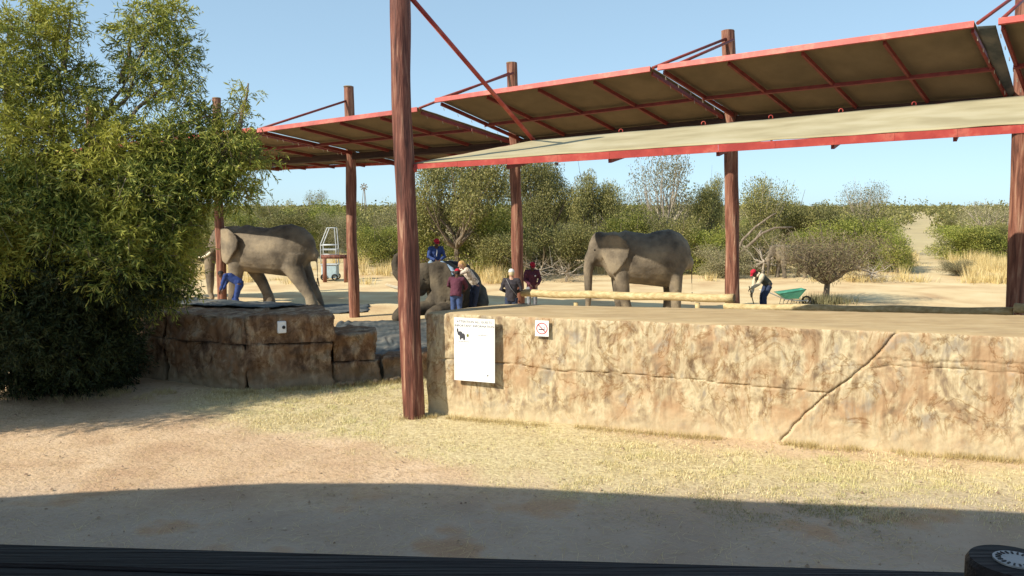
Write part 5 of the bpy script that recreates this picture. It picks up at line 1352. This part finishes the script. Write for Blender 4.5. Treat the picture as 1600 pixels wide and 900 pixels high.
# middle distance bushes
keys = ['green', 'green2', 'bush', 'bush2', 'grey', 'bush', 'grey', 'sparse', 'grey', 'sparse', 'bush2']
lab = {'green': 'bright green bush', 'green2': 'bright green bush', 'bush': 'olive bush', 'bush2': 'olive bush', 'grey': 'grey-green bush', 'sparse': 'thin leafless bush'}
cnt = 0
for k in range(1200):
    y = 52+110*random.random()**1.3; x = random.uniform(-.72, .72)*y
    if track_clear(x, y): continue
    px = 800+F*x/y
    if 400 < px < 600 and y < 62: continue
    key = random.choice(keys); D = y; h = (1.3+random.gammavariate(2.4, .5))*(1.0 if key != 'sparse' else 1.15); wd = random.uniform(2.6, 5.2)
    where = 'behind the leafy tree' if px < 345 else 'beyond the tusked elephant' if px < 540 else 'between the second pole and the foreground pole' if px < 640 else 'behind the rider' if px < 800 else \
        'beyond the half shaded elephant' if px < 1140 else 'beyond the thorn tree' if px < 1420 else 'right of the sandy track'
    lb_ = ('low ' if h < 2.2 else 'tall ' if h > 3.2 else '')+lab[key]+', '+('' if y < 80 else 'well ')+where
    o = thing('bush', (x, y, -.05), lb_, 'bush', 'scattered bushes: '+lb_, random.uniform(0, 6))
    o.scale = (wd/1.55, wd/1.55, h); c, wm = PROT[key]; meshobj('crown', c, None, o)
    cnt += 1
    if cnt >= 190: break
# left edge near bushes under the canopy
for k, (x, D, t, wpx, key) in enumerate(((370, 62, 322, 90, 'green'), (430, 58, 318, 110, 'bush2'), (470, 66, 312, 120, 'green2'), (330, 56, 330, 90, 'bush'), (505, 72, 320, 110, 'green'), (560, 75, 322, 90, 'bush'), (250, 56, 320, 120, 'green'), (150, 52, 325, 140, 'bush'), (60, 50, 330, 140, 'green'))):
    pl(key, x, 400, t, wpx, ['yellow-green bush above the head of the tusked elephant', 'olive bush above the shoulder of the tusked elephant', 'broad green bush above the back of the tusked elephant', 'bush seen through the leafy tree beside the first pole',
       'green bush beyond the white pipe cart', 'olive bush right of the second pole', 'bush hidden behind the leafy tree, nearest its right side', 'bush hidden behind the middle of the leafy tree', 'bush hidden behind the left of the leafy tree'][k], D, name='bush', cat='bush', group=TG)
def bushland():
    n = 3600; y = 120+1500*rng.uniform(0, 1, n)**1.8; x = rng.uniform(-.85, .85, n)*y
    k = np.array([not track_clear(a, b_) for a, b_ in zip(x, y)]); x, y = x[k], y[k]; n = len(x)
    per = 125; s = rng.uniform(1.6, 3.4, n); hh = 1.5+rng.gamma(2.2, .62, n)
    gz = sstep(90, 900, y)*((fbm(x, y, .004, 5)-.45)*6.0)
    C = np.repeat(np.stack([x, y, gz+hh*.5], 1), per, 0); d = unit(rng.normal(size=(n*per, 3)))
    rr = rng.uniform(.45, .95, n*per)[:, None]*(1+.12*np.sin(d[:, 0:1]*5+np.repeat(x, per)[:, None]))
    C = C+d*rr*np.stack([np.repeat(s, per), np.repeat(s, per), np.repeat(hh*.62, per)], 1)
    dd = unit(rng.normal(size=C.shape)); L = np.repeat(.32+y*.0011, per)*rng.uniform(.6, 1.2, n*per)
    V, Fc = leaf_quads(C, dd, L, L*.6)
    tag(meshobj('bushland', np_mesh('bushland', V, Fc), M['bushleaf']), 'distant bushland reaching the horizon', 'bushland', None, 'stuff')
bushland()
# dry grass tufts at the edge of the arena
def veld_grass():
    nt_ = 5200; X0 = rng.uniform(-30, 34, nt_); Y0 = rng.uniform(38.5, 62, nt_)
    px = 800+F*X0/Y0; w_ = (px > 1330)*.75+((px > 560) & (px <= 620))*.35+(px <= 400)*.15+((px > 740) & (px < 800))*.3+((px >= 1150) & (px <= 1330))*.2+.03
    k = (rng.uniform(0, 1, nt_) < w_) & (fbm(X0, Y0, .3, 6) > .47); k &= np.array([not track_clear(a, b_, 0) for a, b_ in zip(X0, Y0)])
    X0, Y0 = X0[k], Y0[k]; per = 60; n = len(X0)*per; r = abs(rng.normal(size=n))*.3; a = rng.uniform(0, 2*PI, n)
    X = np.repeat(X0, per)+np.cos(a)*r; Y = np.repeat(Y0, per)+np.sin(a)*r; hh = np.repeat(rng.uniform(.2, 1.0, len(X0))**1.4, per)
    hv = hh
    a2 = rng.uniform(0, 2*PI, n); V = np.empty((n, 3, 3)); V[:, 0] = np.stack([X-np.cos(a2)*.015, Y-np.sin(a2)*.015, 0*X], -1); V[:, 1] = np.stack([X+np.cos(a2)*.015, Y+np.sin(a2)*.015, 0*X], -1)
    le = rng.uniform(0, .5, n); V[:, 2] = np.stack([X+np.cos(a)*le*hv, Y+np.sin(a)*le*hv, hv*rng.uniform(.6, 1.1, n)], -1)
    tag(meshobj('veld_grass', np_mesh('veld_grass', V.reshape(-1, 3), np.arange(n*3).reshape(n, 3)), M['drygrass']), 'tall golden dry grass at the far edge of the arena', 'grass', None, 'stuff')
veld_grass()
# weeds at the thorn tree's foot
X = GX(1285, 31).x+rng.normal(size=900)*.45; Y = 30.8+rng.normal(size=900)*.3
blades('weeds', X, Y, np.zeros(900), .38, .03, .8, M['greyleaf'], label='scrubby weeds round the foot of the thorn tree', cat='weeds')

# ------------------------------------------------------------------ deck, rail and roof at the viewer
def deck():
    r = thing('deck_rail', (0, 2.0, 0), 'dark wooden rail across the bottom of the picture', 'railing')
    zr = 2.715
    a = P(0, 848, 1); 
    def at(px, py, z):
        g = G(px, py); d = (g-Vector((0, 0, HC))); return Vector((0, 0, HC))+d*((HC-z)/HC)
    p0, p1 = at(0, 849, zr), at(1510, 893, zr); d = (p1-p0).normalized(); nn = Vector((d.y, -d.x, 0)); nn = nn if nn.y < 0 else -nn
    m = MB(); n = 40; c0 = p0-d*1.6; c1 = p1+d*1.5
    m.bar(c0+nn*.06-Vector((0, 0, .025)), c1+nn*.06-Vector((0, 0, .025)), .12, .05, (0, 0, 1)); m.build('top_plank', M['rail'], r, False, True, bevel=.006)
    m = MB(); m.bar(c0+nn*.185-Vector((0, 0, .03)), c1+nn*.185-Vector((0, 0, .03)), .12, .05, (0, 0, 1)); m.build('top_plank', M['rail'], r, False, True, bevel=.006)
    m = MB(); m.bar(c0+nn*.12-Vector((0, 0, .75)), c1+nn*.12-Vector((0, 0, .75)), .06, .1, (0, 0, 1)); m.build('lower_rail', M['rail'], r, False, True)
    pc = at(1584, 876, 2.8); rp = thing('deck_post', (pc.x, pc.y, 1.7), 'black round deck post with a metal end plate at the bottom right corner', 'post')
    m = MB(); m.tube([pc-Vector((0, 0, 1.1)), pc-Vector((0, 0, .012)), pc], [.097, .097, .09], 32); m.build('post', M['rail'], rp, False, True)
    m = MB(); m.cyl(pc+Vector((.005, 0, .0)), pc+Vector((.005, 0, .004)), .047, .047, 28); pt = m.build('end_plate', M['steel'], rp, False, True)
    m = MB()
    for k in range(20):
        a = 2*PI*k/20; q = Vector((math.cos(a), math.sin(a), 0)); c = pc+Vector((.005, 0, .0045)); m.bar(c+q*.03, c+q*.041, .004, .002)
    m.build('slots', M['black'], pt, False, True)['kind'] = 'stuff'
    # floor planks
    fl = thing('deck_floor', (0, 0, 0), 'raised timber deck floor under the viewer', 'deck')
    for k in range(30):
        m = MB(); m.box((-6+k*.41+.2, -1.0, 1.76), (.39, 6.0, .05)); m.build('plank', M['rail'], fl)
    for x in (-6, -2, 2, 6):
        m = MB(); m.cyl((x, 1.7, -.2), (x, 1.7, 1.73), .1, .1, 14); m.build('stilt', M['rail'], fl)
    # thatched roof: its eave throws the shade across the foreground
    z = 5.6; sh = Vector((TRAVEL.x, TRAVEL.y))*(z/math.tan(R(SUN_EL)))
    edge = [(-700, 830), (0, 778), (130, 770), (400, 757), (620, 760), (800, 768), (1200, 790), (1600, 808), (2400, 850)]
    ro = thing('thatched_roof', (-4, 0, 0), 'thatched roof over the viewer, outside the picture, shading the foreground', 'roof')
    E = []
    for x, y in edge:
        g = G(x, y); E.append(Vector((g.x-sh.x, g.y-sh.y, z)))
    m = MB(); n = len(E)
    for e in E: m.v.append(e)
    for e in E: m.v.append(Vector((e.x, -7, z+3.2)))
    for e in E: m.v.append(e+Vector((0, -.05, .25)))
    for e in E: m.v.append(Vector((e.x, -7, z+3.45)))
    for k in range(n-1):
        m.f += [(k+1, k, n+k, n+k+1), (2*n+k, 2*n+k+1, 3*n+k+1, 3*n+k), (k, k+1, 2*n+k+1, 2*n+k), (n+k+1, n+k, 3*n+k, 3*n+k+1)]
    m.f += [(0, 2*n, 3*n, n), (n-1, 2*n-1, 4*n-1, 3*n-1)]
    m.build('thatch', M['thatch'], ro, False, True)
    for x, y in ((-14.5, 3.5), (-8.6, 2.6), (8.6, 1.6), (-11, -5), (-2, -5), (6, -5)):
        m = MB(); m.cyl((x, y, -.2), (x, y, z+(-y+5.5)/12.5*3.2-.15), .13, .12, 14); m.build('post', M['rail'], ro, True, True)
deck()
